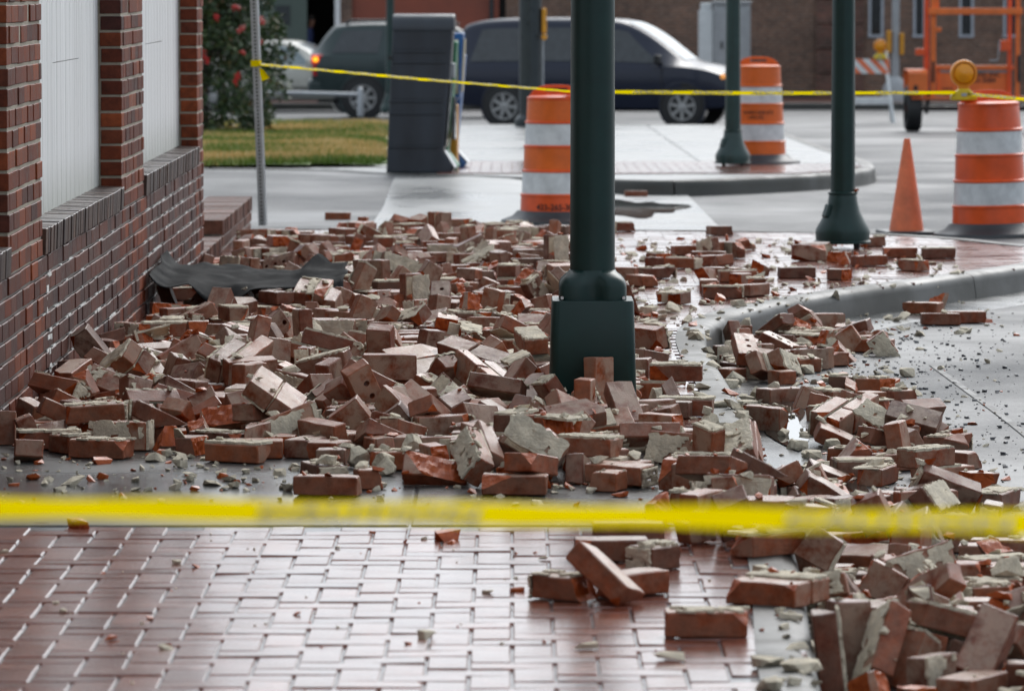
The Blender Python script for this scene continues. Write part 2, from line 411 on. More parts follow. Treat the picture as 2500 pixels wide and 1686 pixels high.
# ------------------------------------------------------------------ mesh helpers
class MB:
    def __init__(self): self.v = []; self.f = []; self.mi = []
    def add(self, vs, fs, mat=0, M4=None):
        o = len(self.v)
        if M4 is not None: vs = [M4 @ Vector(p) for p in vs]
        self.v += [tuple(p) for p in vs]
        self.f += [tuple(i + o for i in f) for f in fs]
        self.mi += [mat] * len(fs)
        return self
    def box(self, c, s, rot=None, mat=0, taper=1.0):
        x, y, z = (k / 2 for k in s); t = taper
        vs = [(-x, -y, -z), (x, -y, -z), (x, y, -z), (-x, y, -z), (-x * t, -y * t, z), (x * t, -y * t, z), (x * t, y * t, z), (-x * t, y * t, z)]
        fs = [(0, 3, 2, 1), (4, 5, 6, 7), (0, 1, 5, 4), (1, 2, 6, 5), (2, 3, 7, 6), (3, 0, 4, 7)]
        T = Matrix.Translation(c)
        if rot is not None: T = T @ Euler(rot).to_matrix().to_4x4()
        return self.add(vs, fs, mat, T)
    def span(self, a, b, mat=0):
        c = [(p + q) / 2 for p, q in zip(a, b)]; s = [abs(q - p) for p, q in zip(a, b)]
        return self.box(c, s, mat=mat)
    def prism(self, poly, h0, h1, axis='z', mat=0):
        n = len(poly)
        def mk(p, h):
            return (p[0], p[1], h) if axis == 'z' else ((h, p[0], p[1]) if axis == 'x' else (p[0], h, p[1]))
        vs = [mk(p, h0) for p in poly] + [mk(p, h1) for p in poly]
        fs = [tuple(range(n))[::-1], tuple(range(n, 2 * n))] + [(i, (i + 1) % n, n + (i + 1) % n, n + i) for i in range(n)]
        return self.add(vs, fs, mat)
    def lathe(self, prof, n=24, M4=None, mat=0, cap=True, rfun=None):
        vs = []; fs = []
        for r, z in prof:
            for i in range(n):
                a = 2 * PI * i / n; k = rfun(a, z) if rfun else 1.0
                vs.append((r * k * math.cos(a), r * k * math.sin(a), z))
        for j in range(len(prof) - 1):
            for i in range(n):
                fs.append((j * n + i, j * n + (i + 1) % n, (j + 1) * n + (i + 1) % n, (j + 1) * n + i))
        if cap:
            fs.append(tuple(range(n))[::-1]); fs.append(tuple((len(prof) - 1) * n + i for i in range(n)))
        return self.add(vs, fs, mat, M4)
    def tube(self, pts, r, n=8, mat=0, r1=None):
        pts = [Vector(p) for p in pts]; vs = []; fs = []
        for k, p in enumerate(pts):
            t = (pts[min(k + 1, len(pts) - 1)] - pts[max(k - 1, 0)]).normalized()
            a = t.orthogonal().normalized() if abs(t.z) > 0.95 else t.cross(Vector((0, 0, 1))).normalized()
            b = t.cross(a); rr = r if r1 is None else r + (r1 - r) * k / (len(pts) - 1)
            for i in range(n):
                q = 2 * PI * i / n; vs.append(p + a * rr * math.cos(q) + b * rr * math.sin(q))
        for k in range(len(pts) - 1):
            for i in range(n):
                fs.append((k * n + i, k * n + (i + 1) % n, (k + 1) * n + (i + 1) % n, (k + 1) * n + i))
        fs.append(tuple(range(n))[::-1]); fs.append(tuple((len(pts) - 1) * n + i for i in range(n)))
        return self.add(vs, fs, mat)
    def mesh(self, name):
        me = bpy.data.meshes.new(name)
        me.from_pydata(self.v, [], self.f); me.update()
        return me

def fix_normals(me):
    bm = bmesh.new(); bm.from_mesh(me)
    bmesh.ops.recalc_face_normals(bm, faces=bm.faces[:])
    bm.to_mesh(me); bm.free()

def obj(name, mesh, mats, parent=None, loc=(0, 0, 0), rot=(0, 0, 0), smooth=False, bevel=0.0, fix=True, seg=2):
    if isinstance(mesh, MB):
        mi = mesh.mi; mesh = mesh.mesh(name)
        if any(mi): mesh.polygons.foreach_set('material_index', mi)
        if fix: fix_normals(mesh)
    o = bpy.data.objects.new(name, mesh); COL.objects.link(o)
    if not isinstance(mats, (list, tuple)): mats = [mats]
    if not mesh.materials:
        for m in mats: mesh.materials.append(M[m] if isinstance(m, str) else m)
    o.parent = parent; o.location = loc; o.rotation_euler = rot
    if bevel:
        b = o.modifiers.new('bevel', 'BEVEL'); b.width = bevel; b.segments = seg; b.limit_method = 'ANGLE'; b.angle_limit = R(40)
    if smooth: shade(mesh)
    return o
def shade(me, angle=38):
    me.polygons.foreach_set('use_smooth', [True] * len(me.polygons))
    bm = bmesh.new(); bm.from_mesh(me); la = R(angle)
    for e in bm.edges:
        if len(e.link_faces) == 2 and e.calc_face_angle(0) > la: e.smooth = False
    bm.to_mesh(me); bm.free()
def thing(name, label, cat, loc=(0, 0, 0), rotz=0.0, group=None):
    o = bpy.data.objects.new(name, None); COL.objects.link(o)
    o.empty_display_size = 0.2; o.location = loc; o.rotation_euler = (0, 0, rotz)
    return tag(o, label, cat, group)
def tag(o, label, cat, group=None):
    o['label'] = label; o['category'] = cat
    if group: o['group'] = group
    return o
def structure(o): o['kind'] = 'structure'; return o
def stuff(o): o['kind'] = 'stuff'; return o

def text_mesh(body, size, align='CENTER', extrude=0.0):
    cu = bpy.data.curves.new('lettering', 'FONT'); cu.body = body; cu.size = size
    cu.align_x = align; cu.align_y = 'CENTER'; cu.extrude = extrude; cu.resolution_u = 3; cu.offset = size * 0.012
    o = bpy.data.objects.new('lettering', cu); COL.objects.link(o)
    bpy.context.view_layer.update()
    dg = bpy.context.evaluated_depsgraph_get()
    me = bpy.data.meshes.new_from_object(o.evaluated_get(dg))
    bpy.data.objects.remove(o); bpy.data.curves.remove(cu)
    return me
def map_mesh(me, fn):
    for v in me.vertices: v.co = fn(v.co.x, v.co.y, v.co.z)
    me.update(); return me

def catmull(pts, k=8, closed=False):
    P = [Vector(p) for p in pts]; n = len(P); out = []
    rngi = range(n) if closed else range(n - 1)
    for i in rngi:
        p0 = P[(i - 1) % n] if closed or i > 0 else P[i]; p1 = P[i]; p2 = P[(i + 1) % n]
        p3 = P[(i + 2) % n] if closed or i + 2 < n else P[(i + 1) % n]
        for j in range(k):
            t = j / k
            out.append(0.5 * ((2 * p1) + (p2 - p0) * t + (2 * p0 - 5 * p1 + 4 * p2 - p3) * t * t + (3 * p1 - p0 - 3 * p2 + p3) * t ** 3))
    if not closed: out.append(P[-1])
    return out

def ground_sheet(name, poly, level, mat, parent=None, thick=0.0):
    """A flat polygon laid on the sloping ground profile."""
    bm = bmesh.new()
    vs = [bm.verts.new((p[0], p[1], 0)) for p in poly]
    bm.faces.new(vs)
    for b in BREAKS:
        bmesh.ops.bisect_plane(bm, geom=bm.verts[:] + bm.edges[:] + bm.faces[:], plane_co=(0, b, 0), plane_no=(0, 1, 0))
    bmesh.ops.triangulate(bm, faces=bm.faces[:])
    if thick:
        r = bmesh.ops.extrude_face_region(bm, geom=bm.faces[:])
        for v in r['geom']:
            if isinstance(v, bmesh.types.BMVert): v.co.z -= thick
    for v in bm.verts: v.co.z += g(v.co.y) + level
    bmesh.ops.recalc_face_normals(bm, faces=bm.faces[:])
    if not thick:
        for f in bm.faces:
            if f.normal.z < 0: f.normal_flip()
    me = bpy.data.meshes.new(name); bm.to_mesh(me); bm.free()
    return obj(name, me, mat, parent)

def strip_along(path, offs, mat, name, parent=None, close=False):
    """Sweep a cross section (offset to the street side, height) along a ground path."""
    vs = []; fs = []; n = len(offs); L = len(path)
    for k, p in enumerate(path):
        a = path[max(k - 1, 0)]; b = path[min(k + 1, L - 1)]
        t = Vector((b.x - a.x, b.y - a.y, 0)).normalized(); nrm = Vector((t.y, -t.x, 0))
        for o_, h in offs:
            q = Vector((p.x, p.y, 0)) + nrm * o_
            vs.append((q.x, q.y, g(p.y) + h))
    for k in range(L - 1):
        for i in range(n - 1):
            fs.append((k * n + i, k * n + i + 1, (k + 1) * n + i + 1, (k + 1) * n + i))
    return obj(name, MB().add(vs, fs), mat, parent, smooth=True)

# ================================================================== THE SETTING
structure(ground_sheet('ground', [(-500, -60), (500, -60), (500, 900), (-500, 900)], -0.20, 'earth'))
road = structure(ground_sheet('road', [(-60, -20), (60, -20), (60, 100.4), (-60, 100.4)], -KERB, 'asphalt'))

# outer edge of the near pavement: along the street, round the corner, back along the side street
EDGE = [(0.66, 2), (0.66, 8), (0.70, 10.8), (0.79, 13.25), (0.855, 16.5), (0.865, 18.2), (0.86, 20.6), (0.885, 21.9), (0.97, 22.8),
        (1.18, 23.8), (1.68, 25.2), (2.25, 26.4), (2.95, 27.9), (3.55, 29.2), (3.62, 29.8), (3.28, 30.7), (2.9, 31.7), (2.3, 32.45), (1.1, 32.85), (-0.3, 33.0), (-1.9, 33.05), (-6, 33.05)]
edge = catmull([(x, y, 0) for x, y in EDGE], 6)
def edge_x(y):
    """x of the kerb edge along the near straight part"""
    best = 0.86
    for a, b in zip(edge[:-1], edge[1:]):
        if a.y <= y <= b.y and a.y < 30: best = a.x + (b.x - a.x) * (y - a.y) / max(1e-6, b.y - a.y); break
    return best
KW = 0.14
def offset_path(path, d):
    out = []
    for k, p in enumerate(path):
        a = path[max(k - 1, 0)]; b = path[min(k + 1, len(path) - 1)]
        t = Vector((b.x - a.x, b.y - a.y, 0)).normalized()
        out.append(Vector((p.x + t.y * d, p.y - t.x * d, 0)))
    return out
inner = offset_path(edge, -KW)
# sidewalk base (bed of the pavers)
side = structure(ground_sheet('sidewalk', [(p.x, p.y) for p in inner] + [(-6, 2)], -0.0055, 'joint_sand'))
# kerb: rounded nose, upright face, in cast lengths with open joints
kerb = thing('kerb', 'near concrete kerb', 'kerb'); del kerb['category']; del kerb['label']; structure(kerb)
prof = [(-KW, -0.02), (-KW, 0.006), (-0.05, 0.007), (-0.018, -0.003), (-0.005, -0.015), (0.001, -0.030), (0.003, -0.045), (0.004, -0.055), (0.018, -KERB - 0.01)]
seg_len = 0; start = 0
for k in range(1, len(edge)):
    seg_len += (edge[k] - edge[k - 1]).length
    if seg_len > 2.6 or k == len(edge) - 1:
        sub = [p.copy() for p in edge[start:k + 1]]
        d0 = (sub[1] - sub[0]).normalized() * 0.004; d1 = (sub[-1] - sub[-2]).normalized() * 0.004
        sub[0] += d0; sub[-1] -= d1
        strip_along(sub, prof, 'kerb', 'kerb_length', kerb)
        start = k; seg_len = 0
# concrete gutter pan beside it
gut = strip_along(edge, [(0.015, -KERB + 0.004), (0.30, -KERB + 0.006), (0.42, -KERB + 0.002)], 'dark_concrete', 'gutter')
structure(gut)

# concrete band across the pavement with tooled joints
band_y = [(14.06, 15.55), (15.56, 17.1)]
band = thing('concrete_band', '', ''); del band['category']; del band['label']; structure(band)
for (a, b) in band_y:
    for (x0, x1) in ((-1.78, -0.302), (-0.296, 9)):
        xa = max(x0, -1.78); xb = min(x1, edge_x((a + b) / 2) - KW - 0.006)
        obj('slab', MB().span((xa, a, -0.03), (xb, b, 0.0)), 'dark_concrete', band, bevel=0.006)

# herringbone brick pavers
PJ = 0.005
def paver_mesh(lx, ly):
    mb = MB().box((0, 0, -0.02), (lx - PJ, ly - PJ, 0.04))
    me = mb.mesh('paver'); fix_normals(me)
    bm = bmesh.new(); bm.from_mesh(me)
    bmesh.ops.bevel(bm, geom=[e for e in bm.edges if all(v.co.z > -0.01 for v in e.verts)], offset=0.004, segments=1, affect='EDGES')
    bm.to_mesh(me); bm.free()
    me.materials.append(M['paver'])
    return me
me_h, me_v = paver_mesh(0.2, 0.1), paver_mesh(0.1, 0.2)
pav = thing('brick_paving', '', ''); del pav['category']; del pav['label']; structure(pav)
cells = []
U = 0.1
for i in range(-20, 12):
    for j in range(88, 142):
        # 90 degree herringbone of 1 x 2 pavers on a unit grid
        k = (i - j) % 4
        x, y = i * U, j * U
        if k == 0: c = (x + U, y + U / 2, 'h')
        elif k == 3: c = (x + U / 2, y + U, 'v')
        else: continue
        if c[0] < -1.84 or c[0] > edge_x(c[1]) - 0.115 or c[1] > 14.0 or (c[2] == 'v' and c[1] > 13.96): continue
        cells.append(c)
def in_view(c): 
    return abs(c[0]) < (1290 / FPX) * c[1] and c[1] > 10.35
vis = [c for c in cells if in_view(c)]; vis.sort(key=lambda c: c[1])
chosen = set(vis[:300])
rest = MB()
pr = random.Random(3)
def paver_xf(c):
    return Matrix.Translation((c[0], c[1], pr.uniform(-0.002, 0.0015))) @ Euler((pr.gauss(0, .005), pr.gauss(0, .009), pr.uniform(-.012, .012))).to_matrix().to_4x4()
for c in cells:
    me = me_h if c[2] == 'h' else me_v; T = paver_xf(c)
    if c in chosen:
        o = bpy.data.objects.new('paver', me); COL.objects.link(o); o.matrix_world = T; o.parent = pav
    else:
        rest.add([v.co for v in me.vertices], [tuple(p.vertices) for p in me.polygons], 0, T)
# running bond over the rest of the pavement, out to the point of the corner
me_box = MB().box((0, 0, -0.02), (0.2 - PJ, 0.1 - PJ, 0.04))
inner_poly = [(p.x, p.y) for p in inner]
def inside(x, y, poly):
    c = False; n = len(poly); j = n - 1
    for i in range(n):
        xi, yi = poly[i]; xj, yj = poly[j]
        if (yi > y) != (yj > y) and x < (xj - xi) * (y - yi) / (yj - yi) + xi: c = not c
        j = i
    return c
edge_poly = [(p.x, p.y) for p in edge] + [(-6, 2)]
for j in range(172, 330):
    y = j * 0.1 + 0.05
    for i in range(-10, 17):
        x = i * 0.2 + (0.1 if j % 2 else 0.0)
        if x < -1.9: continue
        if not (inside(x - .08, y, edge_poly) and inside(x + .115, y, edge_poly) and inside(x, y + .06, edge_poly) and inside(x, y - .06, edge_poly)): continue
        T = Matrix.Translation((x, y, g(y) + pr.uniform(-0.002, 0.0015))) @ Euler((pr.uniform(-.01, .01), pr.uniform(-.01, .01), 0)).to_matrix().to_4x4()
        rest.add(me_box.v, me_box.f, 0, T)
stuff(obj('paver_field', rest, 'paver', pav, fix=False))

# side street: concrete apron slabs, worn asphalt beside it, ramping up to the next corner
def rise(x, y):
    a = min(1, max(0, (y - 39.5) / 5.0)); a = a * a * (3 - 2 * a)
    b = min(1, max(0, (1.1 - x) / 1.2)); b = b * b * (3 - 2 * b)
    return 0.125 * a * b
def ramp_sheet(name, x0, x1, y0, y1, lift, mat, parent=None):
    nx = max(2, int((x1 - x0) / 0.25)); ny = max(2, int((y1 - y0) / 0.3)); vs = []; fs = []
    for j in range(ny + 1):
        for i in range(nx + 1):
            x = x0 + (x1 - x0) * i / nx; y = y0 + (y1 - y0) * j / ny
            vs.append((x, y, g(y) - KERB + lift + rise(x, y)))
    for j in range(ny):
        for i in range(nx):
            a = j * (nx + 1) + i; fs.append((a, a + 1, a + nx + 2, a + nx + 1))
    return obj(name, MB().add(vs, fs), mat, parent, smooth=True)
structure(ramp_sheet('driveway', -14, 1.57, 33.25, 47.6, 0.006, 'asphalt'))
apron = thing('driveway_apron', '', ''); del apron['category']; del apron['label']; structure(apron)
for (y0, y1) in ((33.3, 37.0), (37.02, 41.85), (41.87, 44.2)):
    ramp_sheet('slab', -1.07, 1.56, y0, y1, 0.012, 'concrete', apron)

# next corner beyond the side street
ISL = [(-14, 46.3), (-2.9, 46.3), (-1.8, 45.9), (-1.25, 44.9), (-0.3, 44.1), (0.6, 43.3), (1.44, 42.9), (2.4, 43.9), (3.1, 45.1), (3.5, 46.7), (3.64, 50), (3.62, 55), (3.7, 65), (3.6, 70.5), (3.1, 72), (1.5, 72.3), (-14, 72.3)]
isl = catmull([(x, y, 0) for x, y in ISL[1:-1]], 5)
isl_full = [Vector((-14, 46.3, 0))] + isl + [Vector((-14, 72.3, 0))]
# path runs so that the street lies on its right-hand side
isl_in = offset_path(isl_full, -0.15)
island = structure(ground_sheet('corner_pavement', [(p.x, p.y) for p in isl_in], -0.002, 'concrete'))
ki = thing('corner_kerb', '', ''); del ki['category']; del ki['label']; structure(ki)
start = 0; seg_len = 0
for k in range(1, len(isl_full)):
    seg_len += (isl_full[k] - isl_full[k - 1]).length
    if seg_len > 2.8 or k == len(isl_full) - 1:
        sub = [p.copy() for p in isl_full[start:k + 1]]
        sub[0] += (sub[1] - sub[0]).normalized() * 0.006; sub[-1] -= (sub[-1] - sub[-2]).normalized() * 0.006
        strip_along(sub, [(-0.15, -0.02), (-0.15, 0.003), (-0.05, 0.004), (-0.015, -0.004), (-0.004, -0.016), (0.0, -0.03), (0.003, -0.045), (0.004, -0.055), (0.018, -KERB - 0.02)], 'kerb', 'kerb_length', ki)
        start = k; seg_len = 0
# brick band inside the kerb and saw cut joints in the concrete
pb = MB()
for j, yy in enumerate(np.arange(44.9, 48.6, 0.2)):
    for i in range(-3, 17):
        x = i * 0.2 + (0.1 if j % 2 else 0)
        if not inside(x, yy, [(p.x, p.y) for p in isl_in]) or not inside(x, yy - 0.28, [(p.x, p.y) for p in isl_in]): continue
        if yy > 47.9 and x > 2.7: continue
        pb.box((x, yy, g(yy) + 0.003), (0.19, 0.19, 0.012))
stuff(obj('brick_band', pb, 'paver', island))
jn = MB()
for (xa, ya, xb, yb) in ((-1.2, 49.0, 3.4, 49.0), (0.35, 49.0, 0.55, 72), (1.9, 49, 2.0, 72), (-1.0, 56, 3.5, 56), (-1.2, 64, 3.5, 64), (-1.0, 49, -1.4, 72)):
    d = Vector((xb - xa, yb - ya, 0)).normalized(); n_ = Vector((d.y, -d.x, 0)) * 0.012
    for k in range(12):
        p = Vector((xa, ya, 0)).lerp(Vector((xb, yb, 0)), k / 12); q = Vector((xa, ya, 0)).lerp(Vector((xb, yb, 0)), (k + 1) / 12)
        jn.add([(*(p - n_)[:2], g(p.y) + .003), (*(p + n_)[:2], g(p.y) + .003), (*(q + n_)[:2], g(q.y) + .003), (*(q - n_)[:2], g(q.y) + .003)], [(0, 1, 2, 3)])
obj('saw_cut', jn, 'dark_concrete', island)

# grass on the corner: turf sheet with a slight swell and standing blades
def turf_z(x, y):
    a = min(1, max(0, (y - 46.6) / 3)) * min(1, max(0, (72 - y) / 3)) * min(1, max(0, (-1.2 - x) / 0.8))
    return g(y) + 0.02 + 0.05 * a + 0.02 * mnoise.noise(Vector((x * .7, y * .4, 0)))
GR = lambda x, y: x < (-1.25 - 0.024 * (y - 47)) + 0.12 * mnoise.noise(Vector((y * 0.9, 3, 0))) and y > 46.55 + 0.35 * max(0, x + 2.6) + 0.12 * mnoise.noise(Vector((x * 1.5, 0, 7)))
tv = []; tf = []; idx = {}
xs = np.arange(-8.4, -1.0, 0.15); ys = np.arange(46.4, 71.9, 0.25)
for j, y in enumerate(ys):
    for i, x in enumerate(xs):
        idx[i, j] = len(tv); tv.append((x, y, turf_z(x, y)))
for j in range(len(ys) - 1):
    for i in range(len(xs) - 1):
        if GR(xs[i] + .07, ys[j] + .12): tf.append((idx[i, j], idx[i + 1, j], idx[i + 1, j + 1], idx[i, j + 1]))
turf = structure(obj('lawn', MB().add(tv, tf), 'grass', smooth=True))
bv = []; bf = []
br_ = random.Random(5)
while len(bf) < 46000:
    y = 46.4 + 25.2 * br_.random() ** 1.3; x = -1.0 - (3.4 + (y - 47) * 0.085) * br_.random()
    if not GR(x, y): continue
    z = turf_z(x, y); h = br_.uniform(0.03, 0.085); a = br_.uniform(0, PI); w = br_.uniform(0.006, 0.014)
    k = len(bv); lx, ly = br_.uniform(-.04, .04), br_.uniform(-.04, .04)
    bv += [(x - w * math.cos(a), y - w * math.sin(a), z - .005), (x + w * math.cos(a), y + w * math.sin(a), z - .005), (x + lx, y + ly, z + h)]
    bf.append((k, k + 1, k + 2))
gr = stuff(obj('grass', MB().add(bv, bf), 'grass', fix=False))
gr['label'] = 'short lawn grass, green with straw brown patches'; gr['category'] = 'grass'

# far side of the cross street
farwalk = structure(ground_sheet('far_pavement', [(-60, 100.2), (60, 100.2), (60, 112), (-60, 112)], 0.0, 'far_paving'))
fk = MB().span((-60, 99.95, -1.25), (60, 100.2, -0.955))
structure(obj('far_kerb', fk, 'kerb', bevel=0.03))

# small pool of rain in the side street
pd = []
for i in range(40):
    a = 2 * PI * i / 40; r = 1 + 0.25 * math.sin(3 * a + 1) + 0.15 * math.sin(7 * a)
    pd.append((1.05 + 0.33 * r * math.cos(a), 39.9 + 1.6 * r * math.sin(a)))
structure(ground_sheet('puddle', pd, -KERB + 0.018, 'water'))
for (cx, cy, rx, ry) in ((1.06, 15.9, 0.12, 1.2), (1.05, 19.0, 0.10, 1.1)):
    pd = [(cx + rx * (1 + .3 * math.sin(5 * a)) * math.cos(a), cy + ry * (1 + .25 * math.sin(3 * a)) * math.sin(a)) for a in np.linspace(0, 2 * PI, 36, endpoint=False)]
    structure(ground_sheet('puddle', pd, -KERB + 0.010, 'water'))
# tarred seam in the asphalt of the near street
structure(ground_sheet('road_seam', [(2.0, 13.0), (2.03, 13.0), (1.93, 22.0), (1.9, 22.0)], -KERB + 0.004, 'black'))

# ================================================================== NEAR BRICK BUILDING
WX = -1.77; CH = 0.0735; BL, BD, BH = 0.200, 0.095, 0.0615; C0 = 0.03
Y_END = 27.73
PIERS = [(2.9, 4.0), (7.2, 8.3), (12.0, 13.1), (16.98, 18.19), (21.94, 23.23), (27.23, Y_END)]
WINS = [(PIERS[i][1], PIERS[i + 1][0]) for i in range(len(PIERS) - 1)]
SILL_T = 0.655; SILL_B = 7 * CH + C0 + 0.010
WTOP = 5.0; WIN_TOP = 3.2
bld = thing('brick_building', 'old red brick building with white boarded windows and rowlock brick sills', 'building', (0, 0, 0))
def bevel_brick(lx, ly, lz, mat):
    me = MB().box((0, 0, 0), (lx, ly, lz)).mesh('brick'); fix_normals(me)
    bm = bmesh.new(); bm.from_mesh(me)
    bmesh.ops.bevel(bm, geom=bm.edges[:], offset=0.0022, segments=1, affect='EDGES')
    for f in bm.faces: f.smooth = False
    bm.to_mesh(me); bm.free(); me.materials.append(M[mat]); return me
# mortar bed behind the brick faces
core = MB()
core.span((WX - 0.35, 2.9, -0.3), (WX - 0.010, Y_END - 0.008, SILL_B - 0.006))
up = MB()
for a, b in PIERS: up.span((WX - 0.35, a + 0.008, SILL_B - 0.005), (WX - 0.0045, b - 0.006, WIN_TOP))
up.span((WX - 0.35, 2.95, WIN_TOP + 0.001), (WX - 0.012, Y_END - 0.009, WTOP))
wall = obj('wall', up, 'wall_mortar', bld)
base = obj('wall_base', core, 'stained_mortar', bld)
obj('back_wall', MB().span((-12, 2.9, -0.3), (WX - 0.36, Y_END - 0.008, WTOP)), 'wall_mortar', bld)
protos = {}
def wall_brick_mesh(L, low):
    key = (round(L, 3), low)
    if key not in protos: protos[key] = bevel_brick(BD, L, BH, 'low_brick' if low else 'wall_brick')
    return protos[key]
wr = random.Random(11)
pieces = []      # (y0, y1, z, low)
ncourse = int(WTOP / CH) + 1
for k in range(ncourse):
    z = k * CH + CH / 2 + 0.004 + C0 - CH
    if z < SILL_B - 0.02: spans = [(2.9, Y_END, True)]
    elif z < WIN_TOP: spans = [(a, b, False) for a, b in PIERS]
    else: spans = [(2.9, Y_END, False)]
    for a, b, low in spans:
        y = b
        first = 0.097 - 0.009 if k % 2 else BL
        while y - a > 0.03:
            L = min(first, y - a); first = BL
            if y - L - a < 0.045 and y - a - L > 0.002: L = y - a
            if L > 0.23: L = (y - a) / 2 - 0.005
            pieces.append((y - L, y, z, low)); y -= L + 0.0095
def score(p):
    y0, y1, z, low = p
    yc = (y0 + y1) / 2
    px = 1250 + WX * FPX / yc; py = 843 - FPX * math.tan(math.atan((z - HCAM) / yc) + TILT)
    if px < -5 or py < -8 or py > 1690: return 0
    return (FPX / yc) ** 3 * (y1 - y0) * (1.0 if z > 0.12 else 0.3)
ranked = sorted(range(len(pieces)), key=lambda i: -score(pieces[i]))
keep = set(i for i in ranked[:300] if score(pieces[i]) > 0)
join_hi, join_lo = MB(), MB()
for i, (y0, y1, z, low) in enumerate(pieces):
    # white-jointed runs under the window keep the dark weathered brick; under the piers the red brick goes on
    under_pier = any(a - 0.12 < (y0 + y1) / 2 < b + 0.12 for a, b in PIERS)
    lowlook = low and (not under_pier or wr.random() < 0.25)
    me = wall_brick_mesh(y1 - y0, lowlook)
    T = Matrix.Translation((WX - BD / 2 + wr.uniform(-0.004, 0.003), (y0 + y1) / 2, z + wr.uniform(-.0012, .0012))) @ Euler((wr.uniform(-.01, .01), 0, wr.uniform(-.012, .012))).to_matrix().to_4x4()
    if i in keep:
        o = bpy.data.objects.new('brick', me); COL.objects.link(o); o.matrix_world = T; o.parent = base if low else wall
    else:
        (join_lo if lowlook else join_hi).add([v.co for v in me.vertices], [tuple(p.vertices) for p in me.polygons], 0, T)
stuff(obj('brickwork', join_hi, 'wall_brick', bld, fix=False))
stuff(obj('base_brickwork', join_lo, 'low_brick', bld, fix=False))
# rowlock sills and boarded windows
me_row = bevel_brick(0.165, 0.0575, SILL_T - SILL_B, 'sill_brick')
srest = MB()
for wi, (a, b) in enumerate(WINS):
    n = int((b - a) / 0.0672); pitch = (b - a) / n
    sill = obj('sill', MB().span((WX - 0.17, a + 0.003, SILL_B - 0.002), (WX - 0.004, b - 0.003, SILL_T - 0.008)), 'stained_mortar', bld)
    for k in range(n):
        y = a + (k + 0.5) * pitch
        T = Matrix.Translation((WX - 0.165 / 2 + 0.012 + wr.uniform(-.003, .003), y, (SILL_T + SILL_B) / 2 + wr.uniform(-.0015, .0015))) @ Euler((wr.uniform(-.02, .02), R(2.0), wr.uniform(-.015, .015))).to_matrix().to_4x4()
        if wi >= 3:
            o = bpy.data.objects.new('brick', me_row); COL.objects.link(o); o.matrix_world = T; o.parent = sill
        else: srest.add([v.co for v in me_row.vertices], [tuple(p.vertices) for p in me_row.polygons], 0, T)
    # plywood sheets, grooved, with gaps between them
    bx = WX - 0.105
    board = obj('window_board', MB().span((bx - 0.04, a, SILL_T - 0.06), (bx - 0.016, b, WIN_TOP)), 'board', bld)
    yb = {3: 19.75, 4: 24.75}.get(wi, a + 0.5)
    cuts = [a] + [yy for yy in (yb, yb + 1.22, yb + 2.44) if a + 0.2 < yy < b - 0.15] + [b]
    for q in range(len(cuts) - 1):
        y0, y1 = cuts[q] + 0.0015, cuts[q + 1] - 0.0015
        zs = [SILL_T - 0.05, WIN_TOP] if q != 1 else [SILL_T - 0.05, 1.25 if wi == 3 else 1.26, WIN_TOP]
        for h in range(len(zs) - 1):
            poly = [(y0, 0.0)]
            yy = math.ceil(y0 / 0.2032) * 0.2032
            while yy < y1 - 0.02:
                if yy > y0 + 0.02:
                    poly += [(yy - 0.005, 0), (yy - 0.004, -0.006), (yy + 0.004, -0.006), (yy + 0.005, 0)]
                yy += 0.2032
            poly += [(y1, 0), (y1, -0.014), (y0, -0.014)]
            mbp = MB(); z0, z1 = zs[h] + (0.0015 if h else 0), zs[h + 1] - 0.0015
            n_ = len(poly)
            off = wr.uniform(-0.0015, 0.0015)
            vs = [(bx + p[1] + off, p[0], z0 - zs[0]) for p in poly] + [(bx + p[1] + off, p[0], z1 - zs[0]) for p in poly]
            mbp.add(vs, [tuple(range(n_)), tuple(range(n_, 2 * n_))[::-1]] + [(i, (i + 1) % n_, n_ + (i + 1) % n_, n_ + i) for i in range(n_)])
            obj('sheet', mbp, 'board', board, loc=(0, 0, zs[0]))
stuff(obj('sill_bricks', srest, 'sill_brick', bld, fix=False))
# lime below the sills, and the shine of wet joints painted as white beads
lime_and_sheen = MB()
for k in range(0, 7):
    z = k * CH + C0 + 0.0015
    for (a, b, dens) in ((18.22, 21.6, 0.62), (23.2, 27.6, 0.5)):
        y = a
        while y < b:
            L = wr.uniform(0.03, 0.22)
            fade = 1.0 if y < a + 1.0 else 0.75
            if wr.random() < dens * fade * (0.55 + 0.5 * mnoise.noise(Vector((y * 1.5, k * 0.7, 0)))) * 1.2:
                lime_and_sheen.box((WX - 0.006, y + L / 2, z + wr.uniform(-.001, .001)), (0.008 + wr.uniform(0, .003), L, wr.uniform(0.004, 0.008)))
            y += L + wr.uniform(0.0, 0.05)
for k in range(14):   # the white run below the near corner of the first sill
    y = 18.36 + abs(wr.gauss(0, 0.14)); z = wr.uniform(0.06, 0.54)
    lime_and_sheen.box((WX - 0.001, y, z), (0.004, wr.uniform(0.03, 0.10), wr.uniform(0.008, 0.03)))
stuff(obj('lime_and_sheen_streaks', lime_and_sheen, 'lime_and_sheen', bld))

